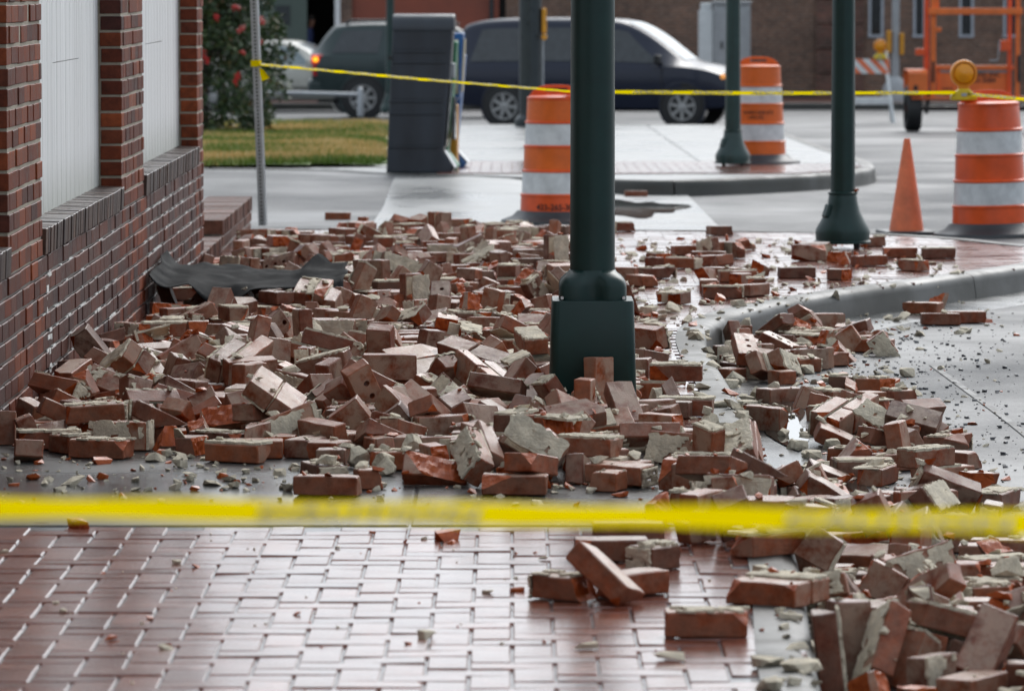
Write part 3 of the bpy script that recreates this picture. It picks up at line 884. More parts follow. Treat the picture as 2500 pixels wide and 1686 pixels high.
# low wall that runs on from the corner of the building
lw = thing('low_wall', 'low stepped brick wall with rowlock cap beside the sign post', 'wall', (0, 0, 0))
LX = -1.78
me_lw = bevel_brick(BD, BL, BH, 'cap_brick'); me_cap = bevel_brick(0.30, 0.0575, 0.095, 'cap_brick')
for (a, b, top) in ((27.83, 29.6, 0.02), (29.65, 33.0, 0.115)):
    obj('core', MB().span((LX - 0.28, a + .004, -0.4), (LX - 0.008, b - .008, top - 0.085)), 'stained_mortar', lw)
    k = 0
    z = top - 0.1 - CH / 2
    while z > g(b) - 0.05:
        y = a + (0.0 if k % 2 else 0.1)
        while y + BL < b + 0.01:
            o = bpy.data.objects.new('brick', me_lw); COL.objects.link(o); o.parent = lw
            o.location = (LX - BD / 2 + wr.uniform(-.002, .002), y + BL / 2, z); y += 0.2035
        o = bpy.data.objects.new('brick', me_lw); COL.objects.link(o); o.parent = lw
        o.location = (LX - 0.15, b - BD / 2 + 0.001 * k, z); o.rotation_euler = (0, 0, PI / 2)
        z -= CH; k += 1
    n = int((b - a) / 0.0672)
    for k in range(n):
        o = bpy.data.objects.new('cap_brick', me_cap); COL.objects.link(o); o.parent = lw
        o.location = (LX - 0.145 + wr.uniform(-.004, .004), a + (k + .5) * 0.0672, top - 0.0475 + wr.uniform(-.002, .002)); o.rotation_euler = (wr.uniform(-.02, .02), 0, wr.uniform(-.02, .02))

# ================================================================== FAR BUILDING
FY = 105.0
def fx(px, Y=FY): return at(px, 100, Y).x
def fz(py, Y=FY): return at(1250, py, Y).z
GZ = -0.96
FTOP = 2.9
fb = thing('far_building', 'long brown brick building across the street with narrow windows and open garage bay', 'building', (0, 0, 0))
x_gar0, x_open0, x_open1 = fx(380), fx(748), fx(818)
# brown brick wall with window openings built as piers between them
wins = [(fx(2120), fx(2157)), (fx(2229), fx(2259)), (fx(2341), fx(2377)), (fx(2449), fx(2486)), (fx(2560), fx(2596))]
sill_z = fz(85)
wb = MB()
x0 = fx(1235)
lead = x0
wb.span((lead, FY, GZ), (40, FY + 0.3, sill_z))
prev = lead
for a, b in wins:
    wb.span((prev, FY, sill_z + 0.0005), (a, FY + 0.3, FTOP)); prev = b
wb.span((prev, FY, sill_z + 0.0005), (40, FY + 0.3, FTOP))
obj('brick_wall', wb, 'far_brick', fb)
for a, b in wins:
    w = obj('window', MB().span((a, FY + 0.12, sill_z), (b, FY + 0.16, FTOP)), 'window_glass', fb)
    fm = MB(); t = 0.055
    fm.span((a, FY - 0.02, sill_z), (a + t, FY + 0.11, FTOP)); fm.span((b - t, FY - 0.02, sill_z), (b, FY + 0.11, FTOP))
    fm.span((a - .01, FY - 0.03, sill_z - 0.06), (b + .01, FY + 0.11, sill_z - 0.001))
    obj('frame', fm, 'frame_grey', w)
pl = MB(); pa, pb_ = fx(1992), fx(2108)
z = GZ
while z < FTOP:
    pl.span((pa, FY - 0.09, z), (pb_, FY - 0.001, min(FTOP, z + 0.48))); pl.span((pa + .02, FY - 0.05, z + 0.48), (pb_ - .02, FY - 0.002, z + 0.535)); z += 0.535
obj('pilaster', pl, 'far_brick_dark', fb)
obj('plinth', MB().span((lead, FY - 0.06, GZ), (pa - .01, FY - 0.001, GZ + 0.12)), 'kerb', fb)
obj('painted_wall', MB().span((fx(860), FY + 0.05, GZ), (lead - 0.15, FY + 0.3, FTOP)), 'stucco_red', fb)
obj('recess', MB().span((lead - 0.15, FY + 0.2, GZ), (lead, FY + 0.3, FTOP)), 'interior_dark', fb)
obj('downspout', MB().tube([(fx(1200), FY - 0.05, GZ), (fx(1200), FY - 0.05, FTOP)], 0.045), 'dark_post', fb)
obj('brick_pier', MB().span((x_open1 + .12, FY - 0.05, GZ), (fx(860) - 0.001, FY + 0.3, FTOP)), 'far_brick', fb)
obj('door_post', MB().span((x_open1, FY - 0.08, GZ), (x_open1 + .115, FY + 0.2, FTOP)), 'white_paint', fb)
obj('garage_wall', MB().span((x_gar0 - 6, FY + 0.3, GZ), (x_open0, FY + 0.6, FTOP)), 'garage_green', fb)
obj('notice_board', MB().span((fx(672), FY + 0.27, fz(62)), (fx(706), FY + 0.299, fz(14))), 'dark_post', fb)
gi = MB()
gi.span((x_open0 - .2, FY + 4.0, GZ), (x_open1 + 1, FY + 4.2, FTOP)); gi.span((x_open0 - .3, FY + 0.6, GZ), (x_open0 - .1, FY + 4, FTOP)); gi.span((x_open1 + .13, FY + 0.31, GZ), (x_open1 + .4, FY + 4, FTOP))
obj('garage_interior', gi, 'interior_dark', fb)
obj('roof', MB().span((x_gar0 - 6, FY + 0.05, FTOP + 0.001), (40, FY + 14, FTOP + 0.25)), 'roof', fb)

# person in the garage doorway
def skinned(name, joints, edges, radii, mats, parent, loc, rotz=0, matfn=None):
    me = bpy.data.meshes.new(name); me.from_pydata(joints, edges, []); me.update()
    o = bpy.data.objects.new(name, me); COL.objects.link(o)
    sk = o.modifiers.new('skin', 'SKIN'); sk.use_smooth_shade = True
    for i, r in enumerate(radii):
        me.skin_vertices[0].data[i].radius = (r, r) if not isinstance(r, tuple) else r
    me.skin_vertices[0].data[0].use_root = True
    o.modifiers.new('sub', 'SUBSURF').levels = 1; o.modifiers['sub'].render_levels = 1
    bpy.context.view_layer.update()
    m2 = bpy.data.meshes.new_from_object(o.evaluated_get(bpy.context.evaluated_depsgraph_get()))
    bpy.data.objects.remove(o)
    for m in mats: m2.materials.append(M[m])
    if matfn:
        for p in m2.polygons: p.material_index = matfn(p.center)
    m2.polygons.foreach_set('use_smooth', [True] * len(m2.polygons))
    o = bpy.data.objects.new(name, m2); COL.objects.link(o)
    o.parent = parent; o.location = loc; o.rotation_euler = (0, 0, rotz)
    return o
J = [(0, 0, .95), (0.01, 0, 1.12), (0.03, 0, 1.33), (0.06, 0, 1.47), (0.09, 0, 1.54), (0.11, 0, 1.63), (0.10, 0, 1.71),
     (0.03, .17, 1.42), (0.05, .22, 1.17), (0.20, .20, 1.0), (0.26, .19, .95),
     (0.03, -.17, 1.42), (0.06, -.22, 1.17), (0.22, -.20, 1.02), (0.28, -.19, .97),
     (0, .09, .90), (0.02, .10, .50), (-.02, .10, .09), (0.12, .10, .04),
     (0, -.09, .90), (0.05, -.10, .50), (0.04, -.10, .09), (0.18, -.10, .04)]
E = [(0, 1), (1, 2), (2, 3), (3, 4), (4, 5), (5, 6), (2, 7), (7, 8), (8, 9), (9, 10), (2, 11), (11, 12), (12, 13), (13, 14), (0, 15), (15, 16), (16, 17), (17, 18), (0, 19), (19, 20), (20, 21), (21, 22)]
RAD = [.14, .14, .15, .07, .055, .085, .07, .07, .05, .038, .035, .07, .05, .038, .035, .10, .065, .045, .04, .10, .065, .045, .04]
for base_i, sgn in ((10, 1), (14, -1)):
    hx, hy, hz = J[base_i]
    for q, (dy, L) in enumerate(((-.03, .07), (-.012, .085), (.006, .08), (.024, .065), (-.045 * sgn, .045))):
        k = len(J); J.append((hx + .04, hy + dy, hz - .02)); J.append((hx + .04 + L * .7, hy + dy, hz - .02 - L * .6)); E += [(base_i, k), (k, k + 1)]; RAD += [.011, .008]
def pm(c): 
    if c.z < 0.93: return 2 if c.x < .24 or c.z < .5 else 0
    if c.z > 1.50 or (abs(c.y) > .15 and c.z < 1.12 and c.x > .13): return 0
    return 1
person = skinned('person', J, E, RAD, ['skin', 'shirt', 'trousers'], None, (fx(750, FY + .9), FY + 0.9, GZ), R(-10), pm)
tag(person, 'person in a blue shirt standing in the dark garage doorway', 'person')
hair = MB().lathe([(0.02, .085), (.075, .06), (.095, 0.0), (.09, -.03)], 12)
obj('hair', hair, 'hair', person, loc=(0.095, 0, 1.70), smooth=True)

# ================================================================== VEHICLES
def car(name, label, loc, rotz, L, W, stations, mats, wheels, wr_, side_windows, screens, extras=None):
    """Loft a body through stations (x from the tail, sill z, belt z, roof z, half width low, belt, roof)."""
    t = thing(name, label, 'car', loc, rotz)
    st = catmull([Vector(s[:3]) for s in stations], 5); st2 = catmull([Vector(s[3:6]) for s in stations], 5)
    w2 = catmull([Vector((s[6], 0, 0)) for s in stations], 5)
    S = [(a.x, a.y, a.z, b.x, b.y, b.z, c.x) for a, b, c in zip(st, st2, w2)]   # x, zb, zbelt, zroof, w0, w1, w2
    def sec(s):
        x, zb, zt, zr, w0, w1, w2_ = s
        h = zr - zt
        pts = [(0, zb), (w0 - .12, zb), (w0 - .02, zb + .05), (w0, zb + .16), (w1 + .015, zb + (zt - zb) * .55), (w1 + .012, zb + (zt - zb) * .82), (w1 - .015, zt),
               (w1 - .035 + (w2_ - w1) * .05, zt + h * .04), (w1 - .03 + (w2_ - w1 + .03) * .86, zt + h * .86), (w2_ - .03, zt + h * .955), (w2_ - .11, zt + h), (w2_ * .5, zr + .012), (0, zr + .018)]
        return pts
    secs = [sec(s) for s in S]; n = len(secs[0]); mb = MB(); vs = []; fs = []
    for s, pts in zip(S, secs):
        ring = [(s[0], y, z) for y, z in pts] + [(s[0], -y, z) for y, z in pts[-2:0:-1]]
        vs += ring
    m = 2 * n - 2
    for k in range(len(S) - 1):
        for i in range(m): fs.append((k * m + i, k * m + (i + 1) % m, (k + 1) * m + (i + 1) % m, (k + 1) * m + i))
    fs.append(tuple(range(m))); fs.append(tuple((len(S) - 1) * m + i for i in range(m)))
    mb.add(vs, fs)
    body = obj('body', mb, mats[0], t); shade(body.data, 50)
    def side_pt(x, v, out, sgn):
        k = max(0, min(len(S) - 2, next((i for i in range(len(S) - 1) if S[i + 1][0] >= x), len(S) - 2)))
        f = (x - S[k][0]) / max(1e-6, S[k + 1][0] - S[k][0])
        a = [p + (q - p) * f for p, q in zip(S[k], S[k + 1])]
        pts = sec(a); lo, hi = Vector(pts[7]), Vector(pts[8])
        p = lo.lerp(hi, v); d = (hi - lo); nrm = Vector((d.y, -d.x)).normalized()
        p = p + nrm * out
        return (x, sgn * p.x, p.y)
    for name_, quad in side_windows:
        for sgn in (-1, 1):
            (xa0, xa1, xb0, xb1, v0, v1) = quad   # bottom x range, top x range, v range
            g_ = 8; vs = []; fs = []
            for j in range(g_ + 1):
                vv = v0 + (v1 - v0) * j / g_
                for i in range(g_ + 1):
                    xa = xa0 + (xb0 - xa0) * j / g_; xb = xa1 + (xb1 - xa1) * j / g_
                    vs.append(side_pt(xa + (xb - xa) * i / g_, vv, 0.008, sgn))
            for j in range(g_):
                for i in range(g_): fs.append((j * (g_ + 1) + i, j * (g_ + 1) + i + 1, (j + 1) * (g_ + 1) + i + 1, (j + 1) * (g_ + 1) + i))
            obj('side_window', MB().add(vs, fs), mats[1], t, smooth=True)
    for (xa, xb, frac, mat) in screens:
        vs = []; fs = []; g_ = 10
        for j in range(g_ + 1):
            x = xa + (xb - xa) * j / g_
            k = max(0, min(len(S) - 2, next((i for i in range(len(S) - 1) if S[i + 1][0] >= x), len(S) - 2)))
            f = (x - S[k][0]) / max(1e-6, S[k + 1][0] - S[k][0]); a = [p + (q - p) * f for p, q in zip(S[k], S[k + 1])]
            pts = sec(a)
            for i in range(g_ + 1):
                u = -1 + 2 * i / g_; y = u * (pts[10][0]) * frac
                z = pts[10][1] + (pts[12][1] - pts[10][1]) * (1 - abs(u)) ** 0.6
                vs.append((x, y, z + 0.012))
        for j in range(g_):
            for i in range(g_): fs.append((j * (g_ + 1) + i, j * (g_ + 1) + i + 1, (j + 1) * (g_ + 1) + i + 1, (j + 1) * (g_ + 1) + i))
        obj('windscreen', MB().add(vs, fs), mat, t, smooth=True)
    for wx in wheels:
        for sgn in (-1, 1):
            yo = sgn * (W / 2 - 0.10)
            k = max(0, min(len(S) - 2, next((i for i in range(len(S) - 1) if S[i + 1][0] >= wx), len(S) - 2)))
            wb_ = S[k][5] + 0.018
            RX = Matrix.Translation((wx, 0, wr_)) @ Matrix.Rotation(-sgn * PI / 2, 4, 'X')
            arch = MB().lathe([(wr_ * 1.19, wb_ - .25), (wr_ * 1.19, wb_ + .002), (wr_ * 1.12, wb_ + .004), (wr_ * 1.12, wb_ - .25)], 28, M4=Matrix.Translation((wx, 0, wr_ + .02)) @ Matrix.Rotation(-sgn * PI / 2, 4, 'X'), cap=False)
            obj('wheel_arch', arch, mats[0], t, smooth=True)
            well = MB().lathe([(wr_ * 1.13, wb_ - .25), (wr_ * 1.13, wb_ - .004)], 28, M4=Matrix.Translation((wx, 0, wr_ + .02)) @ Matrix.Rotation(-sgn * PI / 2, 4, 'X'))
            obj('wheel_well', well, 'black', t)
            RX = Matrix.Translation((wx, 0, wr_)) @ Matrix.Rotation(-sgn * PI / 2, 4, 'X')
            c0 = wb_ - 0.0
            tyre = MB().lathe([(wr_ * .66, c0 - .20), (wr_ * .93, c0 - .21), (wr_, c0 - .17), (wr_, c0 - .03), (wr_ * .94, c0 + .012), (wr_ * .68, c0 + .018), (wr_ * .66, c0 - .01)], 30, M4=RX, cap=False)
            wh = obj('wheel', tyre, 'tyre', t, smooth=True)
            rim = MB().lathe([(0.01, c0 - .06), (wr_ * .60, c0 - .08), (wr_ * .62, c0 + .008), (wr_ * .67, c0 + .010), (wr_ * .67, c0 - .02)], 30, M4=RX, cap=False)
            obj('rim', rim, 'black', wh, smooth=True)
            sp = MB()
            sp.lathe([(wr_ * .17, c0 - .07), (wr_ * .17, c0 + .002), (wr_ * .1, c0 + .012)], 14, M4=RX)
            sp.lathe([(wr_ * .58, c0 - .02), (wr_ * .60, c0 + .012), (wr_ * .665, c0 + .013), (wr_ * .67, c0 - .01)], 30, M4=RX, cap=False)
            for q in range(7):
                a = 2 * PI * q / 7 + wx
                sp.box((0, 0, 0), (wr_ * .5, wr_ * .16, .03), M4_ if False else None) if False else None
                T = RX @ Matrix.Rotation(a, 4, 'Z') @ Matrix.Translation((wr_ * .38, 0, c0 - .015))
                b_ = MB().box((0, 0, 0), (wr_ * .46, wr_ * .15, .03)); sp.add(b_.v, b_.f, 0, T)
            obj('spokes', sp, 'rim', wh)
    if extras: extras(t, side_pt, S, sec)
    return t

def mirror(t, side_pt, x, mat='black'):
    for s in (-1, 1):
        p = side_pt(x, 0.12, 0.0, s)
        mb = MB().box((x - .02, p[1] + s * .13, p[2] + .06), (.10, .20, .15)); mb.box((x, p[1] + s * .03, p[2] - .0), (.06, .10, .05))
        obj('mirror', mb, mat, t, bevel=0.035, seg=3)

# dark blue minivan, heading right and slightly towards us
def van_extras(t, side_pt, S, sec):
    mirror(t, side_pt, 3.42)
    for s in (-1, 1):
        hl = MB().box((4.60, s * 0.72, 0.80), (0.34, 0.30, 0.17), rot=(0, R(12), -s * R(38)))
        h = obj('headlight', hl, 'head_lens', t, bevel=0.05, seg=3)
        obj('turn_signal', MB().box((4.50, s * 0.845, 0.80), (0.22, 0.08, 0.13), rot=(0, R(12), -s * R(22))), 'signal_glow', h, bevel=0.03)
        obj('side_trim', MB().box((2.4, s * 0.975, 0.60), (2.2, 0.02, 0.05)), 'van_blue', t)
        for xx in (1.22, 2.36, 3.46): obj('door_seam', MB().box((xx, s * 0.978, 0.66), (0.014, 0.03, 0.62)), 'black', t)
        for xx in (1.9, 2.75): obj('door_handle', MB().box((xx, s * 0.955, 0.90), (0.18, 0.04, 0.035)), 'black', t)
    obj('bumper', MB().box((4.72, 0, 0.45), (0.24, 1.7, 0.28)), 'van_blue', t, bevel=0.09, seg=3)
    obj('wiper', MB().tube([(3.72, -.45, 1.10), (3.62, -.1, 1.17), (3.66, .3, 1.14)], .012), 'black', t)
van = [(0.0, .42, .98, 1.50, .82, .88, .62), (0.12, .32, .99, 1.66, .90, .94, .70), (0.6, .28, 1.0, 1.745, .94, .97, .74), (1.5, .26, 1.01, 1.765, .95, .98, .75), (2.4, .26, 1.0, 1.755, .95, .98, .74),
       (2.85, .26, 1.0, 1.69, .95, .98, .72), (3.25, .26, 1.0, 1.48, .95, .975, .70), (3.62, .26, .995, 1.20, .95, .97, .70), (3.82, .26, .985, 1.06, .95, .965, .72), (4.2, .27, .93, .985, .94, .95, .70), (4.55, .30, .80, .86, .88, .88, .62), (4.78, .36, .62, .68, .74, .74, .5)]
pv = at(1138, 300, 80.2)
VY = 80.2
v_root = car('minivan', 'dark blue minivan waiting in the cross street behind the signal pole', (0, 0, 0), R(-13), 4.8, 1.96, van, ['van_blue', 'car_glass'], (0.82, 3.80), 0.335,
    [('q', (0.22, 1.18, 0.40, 1.14, .06, .93)), ('m', (1.26, 2.32, 1.22, 2.28, .06, .93)), ('f', (2.40, 3.50, 2.36, 2.86, .06, .93))], [(2.84, 3.78, 0.98, 'screen_glass')], van_extras)
# left edge of the tail at photo x = 1140
v_root.location = (at(1143, 300, VY).x + 0.02, VY + 0.55, g(VY) - KERB)

# green sport utility vehicle with its brake light on
def suv_extras(t, side_pt, S, sec):
    for s in (-1, 1):
        tl = obj('tail_light', MB().box((0.10, s * 0.80, 0.96), (0.20, 0.16, 0.40)), 'tail_red', t, bevel=0.03)
        if s < 0:
            obj('brake_lamp', MB().box((0.055, s * 0.82, 1.07), (0.16, 0.15, 0.17)), 'brake_lens', tl, bevel=0.03)
            obj('bulb', MB().lathe([(0.01, 0), (.05, .01), (.05, .02), (.01, .03)], 14, M4=Matrix.Translation((0.055, s * 0.888, 1.07)) @ Matrix.Rotation(PI / 2, 4, 'X')), 'brake_glow', tl)
        rail = MB().tube([(0.62, s * .60, 1.70), (0.72, s * .60, 1.765), (2.5, s * .60, 1.78), (2.7, s * .60, 1.70)], .022)
        obj('roof_rail', rail, 'black', t)
        obj('side_trim', MB().box((2.2, s * 0.93, 0.62), (1.5, 0.03, 0.13)), 'suv_green', t)
        for xx in (1.36, 2.34): obj('door_seam', MB().box((xx, s * 0.922, 0.80), (0.014, 0.03, 0.60)), 'black', t)
        for xx in (1.55, 2.6): obj('door_handle', MB().box((xx, s * 0.925, 0.98), (0.17, 0.04, 0.04)), 'black', t)
    obj('bumper', MB().box((0.06, 0, 0.56), (0.28, 1.72, 0.26)), 'suv_green', t, bevel=0.07, seg=3)
    obj('exhaust_pipe', MB().tube([(0.1, -.5, .30), (0.9, -.5, .30)], .03), 'black', t)
    mirror(t, side_pt, 3.15)
suv = [(0.0, .52, 1.12, 1.17, .76, .82, .62), (0.10, .46, 1.13, 1.26, .84, .88, .60), (0.32, .42, 1.14, 1.55, .87, .90, .62), (0.55, .40, 1.14, 1.69, .89, .915, .64), (1.4, .38, 1.13, 1.725, .90, .925, .66), (2.3, .38, 1.12, 1.71, .90, .925, .66),
       (2.7, .38, 1.11, 1.63, .90, .925, .65), (3.1, .38, 1.10, 1.36, .90, .92, .64), (3.4, .38, 1.08, 1.15, .90, .915, .66), (3.9, .40, 1.03, 1.08, .89, .90, .66), (4.4, .42, .93, .98, .86, .86, .62), (4.6, .46, .78, .82, .78, .78, .55)]
s_root = car('sport_utility_vehicle', 'dark green sport utility vehicle with roof rails and lit brake light', (0, 0, 0), R(3), 4.6, 1.85, suv, ['suv_green', 'car_glass'], (0.92, 3.60), 0.365,
    [('q', (0.34, 1.20, 0.56, 1.30, .05, .93)), ('r', (1.40, 2.30, 1.46, 2.26, .05, .93)), ('f', (2.38, 3.20, 2.34, 2.74, .05, .93))], [(2.7, 3.35, 0.97, 'screen_glass')], suv_extras)
SY = 88.5
s_root.location = (at(757, 290, SY).x, SY + 0.9, g(SY) - KERB)

# cream sedan behind it
def sedan_extras(t, side_pt, S, sec):
    mirror(t, side_pt, 2.98, 'car_cream')
    for s in (-1, 1):
        obj('lower_cladding', MB().box((2.4, s * 0.885, 0.40), (3.9, 0.02, 0.26)), 'car_tan', t)
        obj('headlight', MB().box((4.62, s * .62, .66), (.2, .34, .13), rot=(0, 0, -s * R(25))), 'head_lens', t, bevel=0.03)
sedan = [(0.0, .42, .86, .90, .72, .76, .60), (0.15, .30, .90, .95, .82, .84, .62), (0.8, .26, .93, 1.0, .86, .88, .62), (1.15, .26, .94, 1.22, .87, .885, .60), (1.55, .25, .94, 1.38, .87, .885, .58), (2.2, .25, .93, 1.42, .87, .885, .58),
         (2.6, .25, .92, 1.35, .87, .885, .58), (3.0, .25, .91, 1.12, .87, .885, .60), (3.25, .25, .90, .97, .87, .88, .62), (3.9, .26, .84, .89, .86, .86, .62), (4.5, .30, .70, .75, .78, .78, .55), (4.7, .36, .56, .60, .66, .66, .5)]
c_root = car('sedan', 'cream sedan with tan lower panels half hidden behind the bush', (0, 0, 0), R(-14), 4.7, 1.77, sedan, ['car_cream', 'screen_glass'], (0.95, 3.75), 0.315,
    [('r', (1.25, 2.02, 1.5, 2.02, .08, .92)), ('f', (2.10, 3.05, 2.10, 2.60, .08, .92))], [(2.58, 3.24, 0.97, 'screen_glass')], sedan_extras)
CY = 97.0
c_root.location = (at(440, 290, CY).x, CY + 0.5, g(CY) - KERB)

# ================================================================== STREET FURNITURE
# large lamp post on a square breakaway base
LP = Vector((at(1446, 1000, 17.6).x, 17.6, 0))
lp = thing('lamp_post', 'large dark green lamp post on a square base standing amid the fallen bricks', 'lamp post', LP)
def rounded_square(h, r, k=6):
    out = []
    for q, (cx, cy) in enumerate(((h - r, h - r), (-h + r, h - r), (-h + r, -h + r), (h - r, -h + r))):
        for i in range(k + 1):
            a = PI / 2 * q + PI / 2 * i / k; out.append((cx + r * math.cos(a), cy + r * math.sin(a)))
    return out
def loft(sections):
    mb = MB(); vs = []; fs = []; n = len(sections[0][0])
    for poly, z in sections: vs += [(x, y, z) for x, y in poly]
    for j in range(len(sections) - 1):
        for i in range(n): fs.append((j * n + i, j * n + (i + 1) % n, (j + 1) * n + (i + 1) % n, (j + 1) * n + i))
    fs.append(tuple(range(n))[::-1]); fs.append(tuple((len(sections) - 1) * n + i for i in range(n)))
    return mb.add(vs, fs)
obj('plinth', loft([(rounded_square(.150, .03), -0.02), (rounded_square(.150, .03), .055)]), 'green', lp, smooth=True)
obj('base_box', loft([(rounded_square(.154, .03), .052), (rounded_square(.159, .034), .060), (rounded_square(.1485, .03), .424), (rounded_square(.146, .028), .430)]), 'green', lp, smooth=True)
# nut cover: a boss over each of the four bolts, hollow between them, drawn in to the pole above
def boss(t_, n=72):
    out = []
    for i in range(n):
        a = 2 * PI * i / n; c, s_ = abs(math.cos(a)), abs(math.sin(a))
        r = .123 / (c ** 7 + s_ ** 7) ** (1 / 7); side = min(a % (PI / 2), PI / 2 - a % (PI / 2))
        r -= .022 * math.exp(-(side / .30) ** 4)
        r = r + (.085 - r) * t_; out.append((r * math.cos(a), r * math.sin(a)))
    return out
obj('nut_cover', loft([(boss(0), .4305), (boss(0), .478), (boss(.05), .490), (boss(.16), .502), (boss(.40), .514), (boss(.75), .526), (boss(1), .536)]), 'green', lp, smooth=True)
for sx in (-1, 1):
    obj('bolt', MB().lathe([(.001, 0), (.006, .001), (.006, .008)], 10, M4=Matrix.Translation((sx * .112, -.118, .440)) @ Matrix.Rotation(PI / 2, 4, 'X')), 'chrome', lp)
obj('pole', MB().lathe([(.082, .52), (.080, 1.5), (.070, 4.2)], 40), 'green', lp, smooth=True)

def lamp(px, py, Y, label, parent_mat='green', s=1.0):
    p = at(px, py, Y); gz = g(Y)
    t = thing('lamp_post', label, 'lamp post', (p.x, Y, gz))
    prof = [(.171, .030), (.178, .034), (.178, .046), (.168, .052), (.172, .10), (.166, .125), (.140, .17), (.112, .225), (.094, .285), (.088, .335), (.086, .338)]
    b = obj('base', MB().lathe([(r * s, z) for r, z in prof], 40), parent_mat, t, smooth=True)
    obj('collar', MB().lathe([(.086 * s, .335), (.093 * s, .339), (.093 * s, .350), (.086 * s, .354)], 36), parent_mat, b, smooth=True)
    for k in range(4):
        a = PI / 4 + k * PI / 2
        obj('anchor_bolt', MB().lathe([(.014, -.01), (.014, .032)], 8, M4=Matrix.Translation((.125 * math.cos(a), .125 * math.sin(a), 0))), 'black', t)
    # fluted shaft: shallow flats all round
    obj('pole', MB().lathe([(.076 * s, .345), (.069 * s, 1.7), (.056 * s, 4.2)], 48, rfun=lambda a, z: 1.0 + 0.016 * math.cos(8 * a)), parent_mat, t, smooth=True)
    obj('hand_hole_cover', MB().box((-.100 * s, -.045, .235), (.03, .07, .09), rot=(0, R(18), R(20))), parent_mat, t, bevel=0.01)
    return t
lamp(2057, 590, 30.3, 'slim dark green lamp post with flared base beside the orange cone')
lamp(1789, 395, 47.0, 'slim green lamp post with flared base in front of an orange drum', 'green_worn')
lamp(953, 280, 84.0, 'distant slim green lamp post beside the lawn in front of the green vehicle', 'green_worn')

# traffic signal pole with push button
sp_ = at(1295, 297, 70.5); st = thing('signal_pole', 'thick dark signal pole with yellow push button in front of the minivan', 'pole', (sp_.x, 70.5, g(70.5)))
obj('pole', MB().lathe([(.168, 0), (.160, 5.0)], 32), 'dark_post', st, smooth=True)
obj('foot', MB().lathe([(.23, -.01), (.23, .10), (.18, .16), (.168, .17)], 32), 'dark_post', st, smooth=True)
pbx = MB().span((.165, -.10, 1.35), (.235, .06, 1.72))
pbn = obj('push_button', pbx, 'button_yellow', st, bevel=0.02)
obj('button', MB().lathe([(.045, 0), (.04, .05)], 14, M4=Matrix.Translation((.20, -.10, 1.30)) @ Matrix.Rotation(PI / 2, 4, 'X')), 'button_yellow', pbn)
obj('conduit', MB().tube([(.175, -.02, .1), (.175, -.02, 1.35)], .02), 'steel', st)
gp = at(2214, 240, 98.5); gt = thing('signal_pole', 'slim grey signal pole with yellow push buttons behind the orange trailer', 'pole', (gp.x, 101.5, g(101.5)))
obj('pole', MB().lathe([(.085, 0), (.08, 4.0)], 20), 'grey_paint', gt, smooth=True)
obj('foot', MB().lathe([(.30, 0), (.30, .10), (.26, .30), (.16, .46), (.09, .52)], 20), 'grey_paint', gt, smooth=True)
for sx, z in ((-.14, 1.05), (.13, 1.0)): obj('push_button', MB().box((sx, -.04, z + .2), (.09, .14, .46)), 'button_yellow', gt, bevel=.02)

# signal cabinet on the far pavement
ca, cb = at(1706, 200, 101.5).x, at(1832, 200, 101.5).x
cab = thing('signal_cabinet', 'tall grey traffic signal cabinet with a pale side box by the far wall', 'cabinet', (ca, 101.5, GZ))
w = cb - ca
obj('body', MB().span((.30, 0, 0.05), (w, .6, 2.02)), 'grey_paint', cab, bevel=.03)
obj('roof', MB().span((.28, -.03, 2.025), (w + .02, .63, 2.10)), 'grey_paint', cab, bevel=.02)
obj('door', MB().span((.38, -.02, .2), (w - .06, -.001, 1.9)), 'grey_paint', cab, bevel=.01)
obj('handle', MB().span((.46, -.045, 1.1), (.50, -.02, 1.25)), 'black', cab)
obj('side_box', MB().span((0, .05, 0.05), (.295, .5, 1.9)), 'white_band', cab, bevel=.02)
obj('side_box_top', MB().span((.04, .1, 1.901), (.28, .45, 2.06)), 'white_band', cab, bevel=.02)

# steel rail at the edge of the lawn
ry = 81.0
rt = thing('pipe_rail', 'low grey pipe rail between the lawn and the street', 'rail', (at(880, 280, ry).x, ry, g(ry)))
obj('post', MB().lathe([(.055, 0), (.055, .43), (.04, .47), (.01, .485)], 14), 'steel', rt, smooth=True)
obj('bar', MB().tube([(-.05, 0, .36), (-1.7, .1, .40)], .035), 'steel', rt, smooth=True)
obj('post', MB().lathe([(.055, 0), (.055, .43), (.04, .47), (.01, .485)], 14), 'steel', rt, loc=(-1.72, .1, 0), smooth=True)

# perforated sign post
PY = 33.6
pa_, pb2 = at(642, 552, PY), at(618, -60, PY)
sg = thing('sign_post', 'perforated galvanised steel sign post leaning beside the low brick wall', 'post', (pa_.x, PY, g(PY)))
top = Vector((pb2.x - pa_.x, 0, 2.2)); top = top * ((pb2.z - g(PY)) / 2.2) if False else Vector((pb2.x - pa_.x, 0, pb2.z - g(PY)))
ang = math.atan2(top.x, top.z); H = 2.6
post = MB(); hw = .025
steps = int(H / .0254)
